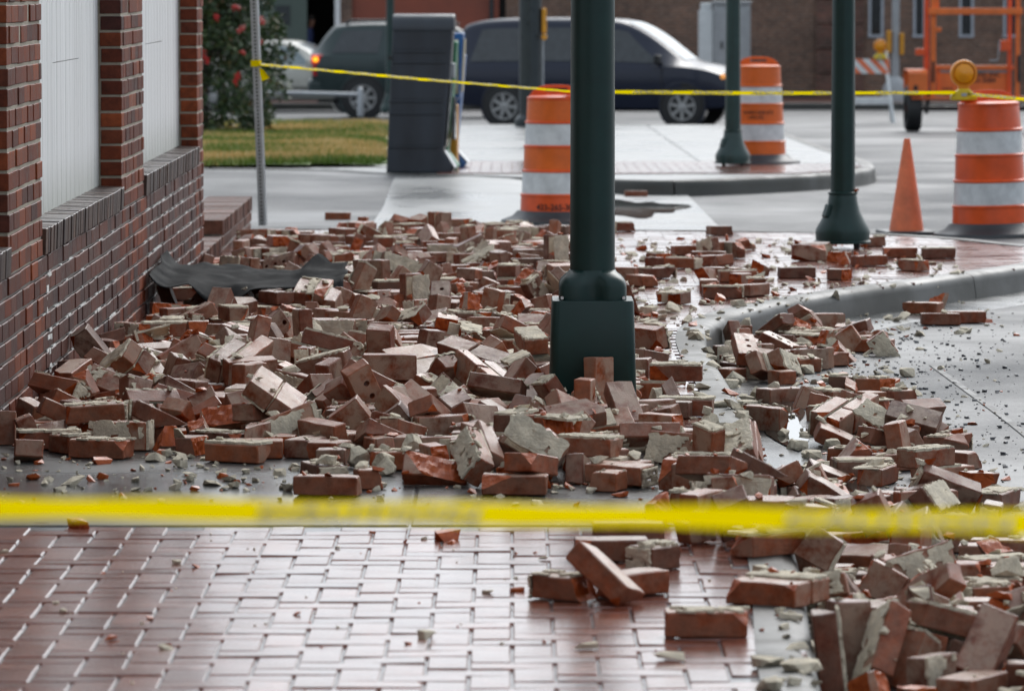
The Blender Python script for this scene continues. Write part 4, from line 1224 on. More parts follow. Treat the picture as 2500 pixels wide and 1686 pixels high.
# four walls; the two faces seen have rows of round holes built as octagon cut-outs
def holed_wall(T):
    mb = MB()
    for k in range(steps):
        z0 = k * .0254; c = z0 + .0127; r = .0078
        sq = [(-hw, z0), (0, z0), (hw, z0), (hw, c), (hw, z0 + .0254), (0, z0 + .0254), (-hw, z0 + .0254), (-hw, c)]
        oc = [(r * math.cos(a), c + r * math.sin(a)) for a in (R(225), R(270), R(315), 0, R(45), R(90), R(135), R(180))]
        vs = [(x, 0, z) for x, z in sq] + [(x, 0, z) for x, z in oc] + [(x, .003, z) for x, z in oc]
        fs = [(i, (i + 1) % 8, 8 + (i + 1) % 8, 8 + i) for i in range(8)] + [(8 + i, 8 + (i + 1) % 8, 16 + (i + 1) % 8, 16 + i) for i in range(8)]
        mb.add(vs, fs)
    post.add(mb.v, mb.f, 0, T)
for q in range(4): holed_wall(Matrix.Rotation(q * PI / 2, 4, 'Z') @ Matrix.Translation((0, -hw, 0)))
po = obj('tube', post, 'steel', sg, rot=(0, ang, R(-12)), fix=False)
obj('tube_shade_core', MB().span((-.018, -.018, 0), (.018, .018, H)), 'black', sg, rot=(0, ang, R(-12)))  # added black core paints the shade seen through the holes

# --- traffic drums
def drum(loc, label, rotz=0.0, tilt=(0, 0), text=None, text_row=0, base='rubber', dent=False, cols=('orange', 'dirty_white'), txt_size=.055):
    t = thing('traffic_drum', label, 'drum', loc, rotz)
    sq = 1.0
    def rf(a, z):
        if not dent: return 1.0
        d = math.cos(a - R(-75)); d2 = math.cos(a - R(-40))
        return 1.0 - 0.055 * max(0, d) ** 6 * math.sin(6 * z + 1) - 0.03 * max(0, d2) ** 10 * math.sin(15 * z)
    rings = [(.0, .050), (.285, .055)]
    # five steps, widest below
    zs = [.05, .215, .40, .585, .77, .945]; rs = [.275, .262, .250, .238, .227]
    tiers = [cols[0], cols[1], cols[0], cols[1], cols[0]]
    if base:
        obj('rubber_base', MB().lathe([(.40, 0.0), (.42, .008), (.41, .03), (.33, .06), (.29, .10)], 40, rfun=lambda a, z: 1 + .02 * math.cos(8 * a)), base, t, smooth=True)
    bd = None
    for k in range(5):
        r0, r1 = rs[k], rs[k] - .004
        pr_ = [(r0 + .010, zs[k]), (r0 + .012, zs[k] + .010), (r0 + .002, zs[k] + .017), (r1, zs[k + 1] - .001)]
        low = cols[2] if (len(cols) > 2 and k == 0) else tiers[k]
        o = obj('band', MB().lathe(pr_, 48, cap=False, rfun=rf), low, t, smooth=True)
        if tiers[k] == cols[1]:
            obj('lip', MB().lathe([(r0 + .0135, zs[k] - .003), (r0 + .0155, zs[k] + .004), (r0 + .0135, zs[k] + .012), (r0 + .003, zs[k] + .0185)], 48, cap=False, rfun=rf), cols[2] if len(cols) > 2 else cols[0], o, smooth=True)
        else:
            obj('lip', MB().lathe([(r0 + .0125, zs[k] - .004), (r0 + .0148, zs[k] + .003), (r0 + .0128, zs[k] + .011), (r0 + .003, zs[k] + .0178)], 48, cap=False, rfun=rf), cols[2] if len(cols) > 2 else cols[0], o, smooth=True)
        if text and k == text_row:
            for li, line in enumerate(text):
                me = text_mesh(line, txt_size)
                zc = (zs[k] + zs[k + 1]) / 2 + .02 - li * txt_size * 1.15 - (.02 if len(text) == 1 else -.0)
                rr = r0 + .006
                map_mesh(me, lambda x, y, z: Vector((rr * math.sin(x / rr), -rr * math.cos(x / rr), zc + y)))
                obj('lettering', me, 'print_black', o)
    top = MB().lathe([(.222, .944), (.226, .955), (.222, .968), (.19, .978), (.05, .984), (.001, .985)], 48, cap=False, rfun=rf)
    lid = obj('lid', top, cols[2] if len(cols) > 2 else cols[0], t, smooth=True)
    # handle: flat upright fin with a hand slot
    out = [(-.205 + .41 * i / 30, .975 + .085 * (max(0.0, 1 - abs((i / 30 * 2 - 1)) ** 3.2)) ** .75) for i in range(31)]
    hole = [(-.075, 1.012), (.075, 1.012), (.075, 1.036), (-.075, 1.036)]
    hm = MB()
    for i in range(30):
        (xa, za), (xb, zb_) = out[i], out[i + 1]; xm = (xa + xb) / 2
        if abs(xm) < .078:
            hm.span((xa, -.010, .97), (xb, .010, 1.008)); hm.span((xa, -.010, 1.034), (xb, .010, (za + zb_) / 2))
        else: hm.span((xa, -.010, .97), (xb, .010, max(.976, (za + zb_) / 2)))
    bm = bmesh.new(); bm.from_mesh(hm.mesh('h')); bmesh.ops.remove_doubles(bm, verts=bm.verts[:], dist=.0005); hme = bpy.data.meshes.new('handle'); bm.to_mesh(hme); bm.free()
    obj('handle', hme, cols[2] if len(cols) > 2 else cols[0], t)
    t.rotation_euler = (tilt[0], tilt[1], rotz)
    return t
def dz(Y): return g(Y) - KERB
drum((at(1358, 540, 37.0).x, 37.0, dz(37.0) + 0.012), 'orange and white traffic drum printed 423-265-30 half hidden by the large lamp post', text=['423-265-30  '], cols=('orange', 'dirty_white', 'orange_red'), txt_size=.062)
drum((at(1850, 390, 47.9).x, 47.9, g(47.9)), 'orange and white traffic drum behind a green lamp post on the corner', text=['BARRICADE SITE ', '1-800-(N)       '], text_row=2, txt_size=.042)
D2 = drum((at(2418, 570, 35.1).x, 35.1, dz(35.1)), 'dented orange and white traffic drum carrying an amber warning light', rotz=R(8), tilt=(0, R(-1.2)), cols=('orange_red', 'dirty_white', 'orange_red'), dent=True)
D2.scale = (1.0, 1.0, 1.0)

# amber warning lights
def warning_light(loc, label, rotz=0, s=1.0, mark=True):
    t = thing('warning_light', label, 'light', loc, rotz)
    bp = [(-.095, 0), (.095, 0), (.095, .035), (.035, .085), (-.035, .085), (-.095, .035)]
    b = obj('battery_case', MB().prism([(x * s, z * s) for x, z in bp], -.04 * s, .04 * s, axis='y'), 'lamp_yellow', t, bevel=.012 * s, seg=3)
    obj('label_plate', MB().span((-.022 * s, -.043 * s, .032 * s), (.018 * s, -.0405 * s, .054 * s)), 'steel', b)
    if mark:
        me = text_mesh('A-1', .032 * s); map_mesh(me, lambda x, y, z: Vector((x + .045 * s, -.0425 * s, y + .046 * s))); obj('lettering', me, 'print_black', b)
    obj('neck', MB().span((-.04 * s, -.03 * s, .083 * s), (.04 * s, .03 * s, .112 * s)), 'amber_rim', t, bevel=.008 * s)
    RX = Matrix.Translation((0, 0, .195 * s)) @ Matrix.Rotation(PI / 2, 4, 'X')
    obj('rim', MB().lathe([(.078 * s, -.03 * s), (.096 * s, -.03 * s), (.100 * s, 0), (.096 * s, .03 * s), (.080 * s, .034 * s), (.077 * s, .02 * s)], 40, M4=RX, cap=False), 'amber_rim', t, smooth=True)
    obj('lens', MB().lathe([(.078 * s, .012 * s), (.070 * s, .03 * s), (.045 * s, .042 * s), (.001, .047 * s)], 40, M4=RX, cap=False), 'amber', t, smooth=True)
    obj('lens', MB().lathe([(.078 * s, -.012 * s), (.070 * s, -.03 * s), (.045 * s, -.042 * s), (.001, -.047 * s)], 40, M4=RX, cap=False), 'amber', t, smooth=True)
    return t
wlp = at(2352, 253, 35.0)
warning_light((wlp.x, 35.0, dz(35.1) + .985), 'round amber warning light on yellow case marked A-1 on the dented drum', R(4))

# traffic cone
cp = at(2213, 570, 35.4)
cn = thing('traffic_cone', 'faded orange traffic cone on a black base at the pavement edge', 'cone', (cp.x, 35.4, dz(35.4)), R(9))
obj('base', MB().prism([(-.19, -.19), (.19, -.19), (.19, .19), (-.19, .19)], 0, .028), 'rubber', cn, bevel=.01)
obj('body', MB().lathe([(.127, .026), (.122, .06), (.024, .69), (.022, .70), (.018, .70), (.017, .6)], 32, cap=False), 'cone', cn, smooth=True)

# newspaper boxes, in a row, fronts to the right
def side_profile(scale_z=1.0, dx=0.0):
    return [(-.55 + dx, 0), (.05 + dx, 0), (.085 + dx, .055), (-.015 + dx, .20), (.055 + dx, 1.05), (.073 + dx, 1.33), (-.487 + dx, 1.33)]
NY = 45.25
nb0 = at(1105, 416, NY)
def news_box(Y, prof, mat, label, w=.42, sx=1.0):
    t = thing('newspaper_box', label, 'newspaper box', (nb0.x - .06, Y, g(Y)), R(-2), 'row of newspaper boxes')
    obj('body', MB().prism([(x * sx, z) for x, z in prof], -w / 2, w / 2, axis='y'), mat, t, bevel=.018, seg=3)
    return t
t = news_box(NY, side_profile(), 'box_navy', 'dark navy plastic newspaper box with flared foot beside the lawn')
w2_ = .21
hy = [(-.222, 1.325), (-.222, 1.36), (-.205, 1.41), (-.165, 1.452), (-.11, 1.472), (0, 1.478), (.11, 1.472), (.165, 1.452), (.205, 1.41), (.222, 1.36), (.222, 1.325)]
hood = MB(); vs = []
for xq, sc in ((-.492, .97), (-.484, .995), (-.47, 1.0), (.06, 1.0), (.078, .995), (.085, .97)): vs += [(xq, y_ * sc, 1.325 + (z_ - 1.325) * sc) for y_, z_ in hy]
nh = len(hy); hood.add(vs, [(k * nh + i, k * nh + (i + 1) % nh, (k + 1) * nh + (i + 1) % nh, (k + 1) * nh + i) for k in range(5) for i in range(nh)] + [tuple(range(nh)), tuple(5 * nh + i for i in range(nh))])
obj('hood', hood, 'box_navy', t, smooth=True)
for z, x0_, x1_ in ((.235, -.535, -.06), (.545, -.53, -.04), (.66, -.528, -.03), (1.02, -.505, .0), (1.12, -.50, .005)):
    obj('rib', MB().span((x0_, -w2_ - .014, z), (x1_, -w2_ - .0005, z + .016)), 'box_navy', t, bevel=.004)
for x0_, x1_, z0_, z1_ in ((-.515, -.045, .26, .53), (-.505, -.02, .69, 1.0), (-.475, .015, 1.15, 1.31)):
    obj('panel', MB().span((x0_, -w2_ - .004, z0_), (x1_, -w2_ - .0007, z1_)), 'box_navy', t, bevel=.002)
obj('knob', MB().lathe([(.02, 0), (.02, .03)], 12, M4=Matrix.Translation((-.515, -w2_ + .01, 1.07)) @ Matrix.Rotation(PI / 2, 4, 'X')), 'black', t)
fp = MB().add([(.0, -.17, .24), (.0, .17, .24), (.052, .17, .86), (.052, -.17, .86)], [(0, 1, 2, 3)])
obj('front_window', MB().add([(-.002, -.17, .24), (-.002, .17, .24), (.048, .17, .86), (.048, -.17, .86), (.010, -.17, .24), (.010, .17, .24), (.060, .17, .86), (.060, -.17, .86)], [(4, 5, 6, 7), (0, 3, 2, 1), (0, 1, 5, 4), (1, 2, 6, 5), (2, 3, 7, 6), (3, 0, 4, 7)]), 'clear_panel', t)
obj('coin_box', MB().span((.03, -.08, .88), (.085, .08, 1.02)), 'steel', t, bevel=.01)
obj('foot_plate', MB().add([(.058, -.2, .005), (.058, .2, .005), (.092, .2, .05), (.092, -.2, .05), (-.005, .2, .205), (-.005, -.2, .205)], [(0, 1, 2, 3), (3, 2, 4, 5)]), 'steel', t)
t = news_box(NY + .48, [(x + .035, z * .92) for x, z in side_profile()], 'box_green', 'green newspaper box behind the dark navy one')
obj('front_window', MB().span((.055, -.16, .3), (.085, .16, .7)), 'clear_panel', t)
t = news_box(NY + .95, [(-.30, 0), (.10, 0), (.10, .62), (-.30, .62)], 'box_yellow', 'blue newspaper box on an orange yellow pedestal behind the green one', w=.34)
hd = obj('cabinet', MB().prism([(-.40, .621), (.06, .621), (.13, .70), (.16, 1.30), (-.40, 1.30)], -.2, .2, axis='y'), 'box_blue', t, bevel=.015, seg=3)
obj('door_window', MB().add([(.125, -.15, .74), (.125, .15, .74), (.160, .15, 1.24), (.160, -.15, 1.24), (.146, -.15, .74), (.146, .15, .74), (.172, .15, 1.24), (.172, -.15, 1.24)], [(4, 5, 6, 7), (0, 3, 2, 1), (0, 1, 5, 4), (1, 2, 6, 5), (2, 3, 7, 6), (3, 0, 4, 7)]), 'news_paper', hd)
obj('side_sheet', MB().span((.055, -.206, .72), (.115, -.2005, 1.24)), 'news_paper', hd)
t = news_box(NY + 1.4, [(x + .10, z * .82) for x, z in side_profile()], 'box_blue', 'low pale fronted newspaper box at the back of the row')
obj('foot_plate', MB().add([(.15, -.18, .02), (.15, .18, .02), (.20, .18, .06), (.20, -.18, .06), (.10, .18, .17), (.10, -.18, .17)], [(0, 1, 2, 3), (3, 2, 4, 5)]), 'white_band', t)

# barricade with striped board and amber light
by = 83.0
bq = at(2020, 300, by); br0, br1 = at(1985, 150, by).x, at(2172, 150, by).x
bt = thing('barricade', 'white folding barricade with an orange striped board and amber light', 'barricade', (br1, by, g(by) - KERB))
bz1, bz0 = at(2100, 144, by).z - (g(by) - KERB), at(2100, 180, by).z - (g(by) - KERB)
bw = .85
board = obj('striped_board', MB().span((-bw, -.02, bz0), (0, .012, bz1)), 'white_paint', bt)
hgt = bz1 - bz0
for k in range(-1, 9):
    xx = -bw + k * .235 + .02
    poly = [(xx, bz1), (xx + .115, bz1), (xx + .115 + hgt * .95, bz0), (xx + hgt * .95, bz0)]
    # clip to the board
    poly = [(min(0, max(-bw, x)), z) for x, z in poly]
    if max(p[0] for p in poly) - min(p[0] for p in poly) < .03: continue
    obj('stripe', MB().add([(x, -.0235, z) for x, z in poly], [(0, 1, 2, 3)]), 'cone', board)
lz1, lz0 = at(2100, 238, by).z - (g(by) - KERB), at(2100, 256, by).z - (g(by) - KERB)
obj('lower_board', MB().span((-bw, -.03, lz0), (.05, .03, lz1)), 'white_paint', bt, bevel=.01)
for x_ in (-.06, -bw + .1):
    for s_ in (-1, 1):
        obj('leg', MB().tube([(x_ + .01, s_ * .03 + (.03 if s_ > 0 else 0), bz1 + .12 if s_ > 0 else bz0), (x_ + .12 * (1 if x_ > -1 else -1), s_ * .28, 0)], .024, 6), 'white_paint', bt)
wl2 = at(2148, 144, by)
warning_light((wl2.x, by - .04, wl2.z), 'small amber warning light on top of the striped barricade', 0, 1.15, mark=False)

# orange trailer with folded mast frame
ty = 74.0
tz = g(ty) - KERB
tl = thing('orange_trailer', 'orange towed light trailer with upright mast frame parked in the street', 'trailer', (at(2230, 300, ty).x, ty, tz))
ox = tl.location.x
def tx(px): return at(px, 200, ty).x - ox
def tzz(py): return at(1250, py, ty).z - tz
def bar(name, x0, x1, z0, z1, y0=0, y1=.06, mat='machine_orange', parent=None): return obj(name, MB().span((min(x0, x1), y0, min(z0, z1)), (max(x0, x1), y1, max(z0, z1))), mat, parent or tl, bevel=.008)
for px in (2232, 2545):
    w_ = obj('wheel', MB().lathe([(.20, -.11), (.32, -.12), (.355, -.09), (.355, .09), (.32, .12), (.20, .11)], 32, M4=Matrix.Translation((tx(px), .25, .355)) @ Matrix.Rotation(PI / 2, 4, 'Y'), cap=False), 'tyre', tl, smooth=True)
    obj('rim', MB().lathe([(.01, -.06), (.21, -.08), (.21, .08), (.01, .06)], 20, M4=Matrix.Translation((tx(px), .25, .355)) @ Matrix.Rotation(PI / 2, 4, 'Y'), cap=False), 'machine_orange', w_)
    fd = obj('mudguard', MB().prism([(-.20, .64), (-.20, .88), (-.12, .95), (.60, .95), (.68, .88), (.68, .64), (.66, .64), (.66, .87), (.59, .93), (-.11, .93), (-.18, .87), (-.18, .64)], tx(px) - .11, tx(px) + .19, axis='x'), 'machine_orange', tl, bevel=.005)
obj('mudguard_front', MB().span((tx(2216), -.215, tzz(232)), (tx(2262), -.19, tzz(177))), 'machine_orange', tl, bevel=.01)
for z0_, z1_ in ((tzz(243), tzz(236)),): bar('chassis', tx(2225), tx(2520), z0_, z1_, -.1, .1)
bar('mast_post', tx(2256), tx(2268), tzz(240), tzz(-80), .02, .09, 'orange_red')
bar('mast_post', tx(2271), tx(2284), tzz(240), tzz(-80), -.06, .0)
bar('mast_post', tx(2460), tx(2470), tzz(240), tzz(-80), .02, .09, 'orange_red')
bar('mast_post', tx(2478), tx(2489), tzz(240), tzz(-80), -.06, .0)
bar('mast_post', tx(2280), tx(2292), tzz(20), tzz(-80), -.02, .04)
bar('cross_bar', tx(2265), tx(2494), tzz(36), tzz(20), -.12, -.065)
bar('bracket', tx(2284), tx(2297), tzz(78), tzz(67), -.05, .0)
bar('winch_box', tx(2235), tx(2258), tzz(135), tzz(119), -.05, .08, 'orange_red')
obj('winch_crank', MB().tube([(tx(2438), -.12, tzz(100)), (tx(2436), -.12, tzz(130)), (tx(2433), -.12, tzz(148)), (tx(2414), -.12, tzz(148))], .012, 6), 'steel', tl)
bar('winch_box', tx(2441), tx(2464), tzz(125), tzz(98), -.13, .01, 'orange_red')
pn = bar('side_panel', tx(2288), tx(2468), tzz(232), tzz(172), .10, .13)
bar('panel_rail', tx(2284), tx(2475), tzz(171), tzz(160), .05, .16)
bar('reflective_strip', tx(2296), tx(2464), tzz(178), tzz(172), .09, .0995, 'grey_paint', pn)
for line, px, py, s_ in (('SHAPES INC', 2400, 183, .105), ('423-3084', 2400, 197, .105), ('INGERS', 2315, 218, .05)):
    me = text_mesh(line, s_); cx_, cz_ = tx(px), tzz(py); map_mesh(me, lambda x, y, z: Vector((cx_ + x, .088, cz_ + y * 1.0))); obj('lettering', me, 'print_black', pn)
bar('hydraulic_hose', tx(2274), tx(2280), tzz(200), tzz(150), -.09, -.062, 'black')
bar('hydraulic_hose', tx(2482), tx(2489), tzz(200), tzz(135), -.09, -.062, 'black')
obj('tail_lamp', MB().span((tx(2228), -.24, tzz(220)), (tx(2237), -.216, tzz(208))), 'black', tl)
obj('axle', MB().tube([(tx(2240), .25, .355), (tx(2540), .25, .355)], .04), 'black', tl)
obj('jack_leg', MB().tube([(tx(2268), .0, .60), (tx(2262), .0, .28)], .03), 'black', tl)

# --- caution tape
def ribbon(name, pts, width, lean, text, period, tsize, label, flip=True, twist=0.0, thick=.0006, voff=0.0):
    """A flat tape along pts; lean = angle of its face from the horizontal."""
    P = [Vector(p) for p in pts]; cum = [0]
    for a, b in zip(P[:-1], P[1:]): cum.append(cum[-1] + (b - a).length)
    def frame(s):
        k = max(0, min(len(P) - 2, next((i for i in range(len(P) - 1) if cum[i + 1] >= s), len(P) - 2)))
        f = (s - cum[k]) / (cum[k + 1] - cum[k]); p = P[k].lerp(P[k + 1], f); d = (P[k + 1] - P[k]).normalized()
        h = d.cross(Vector((0, 0, 1))).normalized()       # towards the viewer side
        if h.y > 0: h = -h
        an = lean + twist * math.sin(s * 1.3) + 0.5 * twist * math.sin(s * 4.1 + 1)
        w = (h * math.cos(an) * -1 + Vector((0, 0, 1)) * math.sin(an)).normalized()    # across, far edge up
        n = d.cross(w).normalized()
        if n.z < 0: n = -n
        return p, w, n
    def pos(s, v, off): 
        p, w, n = frame(s); return p + w * v + n * off
    vs = []; fs = []; m = max(8, int(cum[-1] / .04))
    for i in range(m + 1):
        s = cum[-1] * i / m
        for v in (-width / 2, -width / 6, width / 6, width / 2): vs.append(pos(s, v, 0.0015 * math.sin(s * 23 + v * 60)))
    for i in range(m):
        for j in range(3): fs.append((i * 4 + j, i * 4 + j + 1, (i + 1) * 4 + j + 1, (i + 1) * 4 + j))
    o = obj(name, MB().add(vs, fs), 'tape', smooth=True, fix=False)
    tag(o, label, 'tape', 'caution tape')
    s = period * .35
    while s < cum[-1] - period * .4:
        me = text_mesh(text, tsize)
        k = -1 if flip else 1
        map_mesh(me, lambda x, y, z: pos(max(0, min(cum[-1], s + k * x)), k * y + voff, .004))
        obj('lettering', me, 'print_black', o)
        s += period
    return o
# far tape: from the sign post to the handle of the drum, on to the warning light, then out of the picture
pA = at(629, 157, PY - .03); pA.y = PY - .03
pB = at(1400, 224, 36.9); pC = at(2335, 226.5, 34.95); pD = at(2375, 231, 34.9); pE = at(2640, 256, 34.4)
ribbon('caution_tape', [pA, pA.lerp(pB, .5) - Vector((0, 0, .006)), pB], .076, R(15), 'CAUTION', .52, .078, 'yellow caution tape strung from the leaning sign post towards the half hidden drum', twist=.03)
ribbon('caution_tape', [pB + Vector((.01, 0, 0)), pB.lerp(pC, .5) - Vector((0, 0, .008)), pC], .076, R(17), 'CAUTION', .535, .078, 'yellow caution tape stretched level behind the lamp post to the dented drum', twist=.03)
ribbon('caution_tape', [pD, pE], .076, R(13), 'CAUTION', .5, .078, 'short yellow caution tape end running on from the warning light', twist=.04)
kn = MB()
for z_ in (0, 1): kn.box((0, 0, 0), (.062, .062, .045))
wrap = tag(obj('tape_wrap', loft([(rounded_square(.031, .006, 3), -.022), (rounded_square(.031, .006, 3), .022)]), 'tape', loc=(at(625, 155, PY).x, PY, at(625, 155, PY).z), rot=(0, ang, R(-12)), smooth=True), 'yellow tape knotted round the leaning sign post', 'tape')
obj('loose_end', MB().add([(.03, -.03, -.03), (.06, -.035, -.045), (.105, -.04, -.105), (.045, -.04, -.125), (.03, -.03, -.05), (.078, -.03, -.10)], [(0, 1, 5, 4), (5, 1, 2), (4, 5, 3), (5, 2, 3)]), 'tape', wrap, fix=False)
# near tape across the foreground, far out of focus
q0, q1 = at(-260, 1235, 4.9), at(2760, 1281, 4.75)
qm = at(1250, 1254, 4.82)
ribbon('caution_tape', [q0 + (q0 - qm) * .35, q0, qm, q1, q1 + (q1 - qm) * .35], .076, R(9.5), 'CAUTION', .53, .05, 'yellow caution tape stretched across the front of the scene, out of focus', flip=False, twist=.025, voff=-.015)

# torn sheet of black roofing membrane on the bricks by the wall
def membrane():
    vs = []; fs = []; nx, ny = 54, 20
    for j in range(ny + 1):
        for i in range(nx + 1):
            u = i / nx; v = j / ny
            x = -1.745 + .92 * u + .03 * mnoise.noise(Vector((v * 3, 2, 0)))
            wid = 1.25 - .55 * u + .25 * mnoise.noise(Vector((u * 3.5, 0, 1)))
            y = 23.15 + .45 * u + wid * v + .12 * mnoise.noise(Vector((u * 4, 0, 4)))
            z = .125 + .014 * math.sin(u * 6.5 + .6) + .022 * mnoise.noise(Vector((u * 2.6, v * 1.6, 5))) + .022 * (0.5 - abs(mnoise.noise(Vector((u * 5, v * 3, 9))))) + .014 * (0.5 - abs(mnoise.noise(Vector((u * 9, v * 6, 2)))))
            z += .055 * v                                              # lies uphill on the bricks behind
            z += .06 * max(0, (.09 - u) / .09) ** 2                     # turned up against the wall
            z += .07 * max(0, 1 - abs(u - .64 - .2 * v) / .07) * max(0, v - .5) * 2   # a fold standing up at the back
            z -= .085 * max(0, (.16 - v) / .16) ** .8 * max(0, math.sin(u * 10 + 4.2))    # front edge hangs in places
            vs.append((x, y, z + g(y)))
    for j in range(ny):
        for i in range(nx): fs.append((j * (nx + 1) + i, j * (nx + 1) + i + 1, (j + 1) * (nx + 1) + i + 1, (j + 1) * (nx + 1) + i))
    o = obj('roofing_sheet', MB().add(vs, fs), 'membrane', smooth=True)
    sd = o.modifiers.new('thick', 'SOLIDIFY'); sd.thickness = .004
    return tag(o, 'crumpled black roofing membrane sheet lying on the bricks against the wall', 'sheet')
membrane()

# berry bush at the corner of the lawn
BY = 60.5
bc = at(470, 335, BY)
bush = thing('berry_bush', 'dark evergreen bush with red berry clusters beyond the corner of the building', 'bush', (bc.x, BY, g(BY) + .03))
lr = random.Random(21)
stems = MB()
clumps = []
for k in range(26):
    a = lr.uniform(0, 2 * PI); r = lr.uniform(.1, .82); h = lr.uniform(.8, 2.5)
    p0 = Vector((lr.uniform(-.2, .2), lr.uniform(-.2, .2), 0)); p2 = Vector((r * math.cos(a), r * math.sin(a) * .9, h)); p1 = p0.lerp(p2, .5) + Vector((0, 0, .2))
    stems.tube([p0, p1, p2], .014, 5, r1=.005); clumps.append(p2); clumps.append(p1.lerp(p2, .5))
sbx = obj('stems', stems, 'bark', bush, smooth=True)
for k in range(190):
    a = lr.uniform(0, 2 * PI); z = lr.uniform(.08, 2.55); rad = 1.2 * (1 - .25 * abs(z - 1.1) / 1.4) * lr.uniform(.55, 1.02)
    clumps.append(Vector((rad * math.cos(a), rad * math.sin(a), z)))
lv = []; lf = []
for c in clumps:
    cr = lr.uniform(.12, .26)
    for q in range(140):
        d = Vector((lr.gauss(0, 1), lr.gauss(0, 1), lr.gauss(0, .8))).normalized() * cr * lr.random() ** .4
        p = c + d
        if p.z < .02: continue
        ax = Vector((d.x, d.y, d.z * .4 + lr.uniform(-.05, .05))).normalized() if d.length > 1e-4 else Vector((1, 0, 0))
        ax = (ax + Vector((lr.uniform(-.6, .6), lr.uniform(-.6, .6), lr.uniform(-.6, .3)))).normalized()
        sd_ = ax.orthogonal().normalized(); sd_.rotate(Matrix.Rotation(lr.uniform(0, 6.28), 3, ax))
        L = lr.uniform(.045, .085); W_ = L * .30; k0 = len(lv)
        lv += [p, p + ax * L * .5 + sd_ * W_, p + ax * L, p + ax * L * .5 - sd_ * W_]
        lf.append((k0, k0 + 1, k0 + 2, k0 + 3))
obj('crown', MB().add(lv, lf), 'leaf', bush, fix=False)
for (px, py) in ((495, 125), (527, 40), (580, 18), (572, 17), (595, 128), (505, 150), (500, 140), (582, 182), (578, 190), (575, 200), (640, 55), (638, 105), (585, 75), (593, 70), (530, 45), (635, 45)):
    p = at(px, py, BY - 1.12) - bush.location
    cl = MB()
    for q in range(14):
        d = Vector((lr.gauss(0, .015), lr.gauss(0, .015), lr.gauss(0, .018)))
        ic = bmesh.new(); bmesh.ops.create_icosphere(ic, subdivisions=1, radius=.013)
        cl.add([v.co + p + d for v in ic.verts], [tuple(v.index for v in f.verts) for f in ic.faces]); ic.free()
    obj('berry_cluster', cl, 'berry', bush, smooth=True)

# ================================================================== THE FALLEN BRICKS
rr = random.Random(42)
def add_attr(me, name, vals):
    a = me.attributes.new(name, 'FLOAT', 'FACE'); a.data.foreach_set('value', vals)

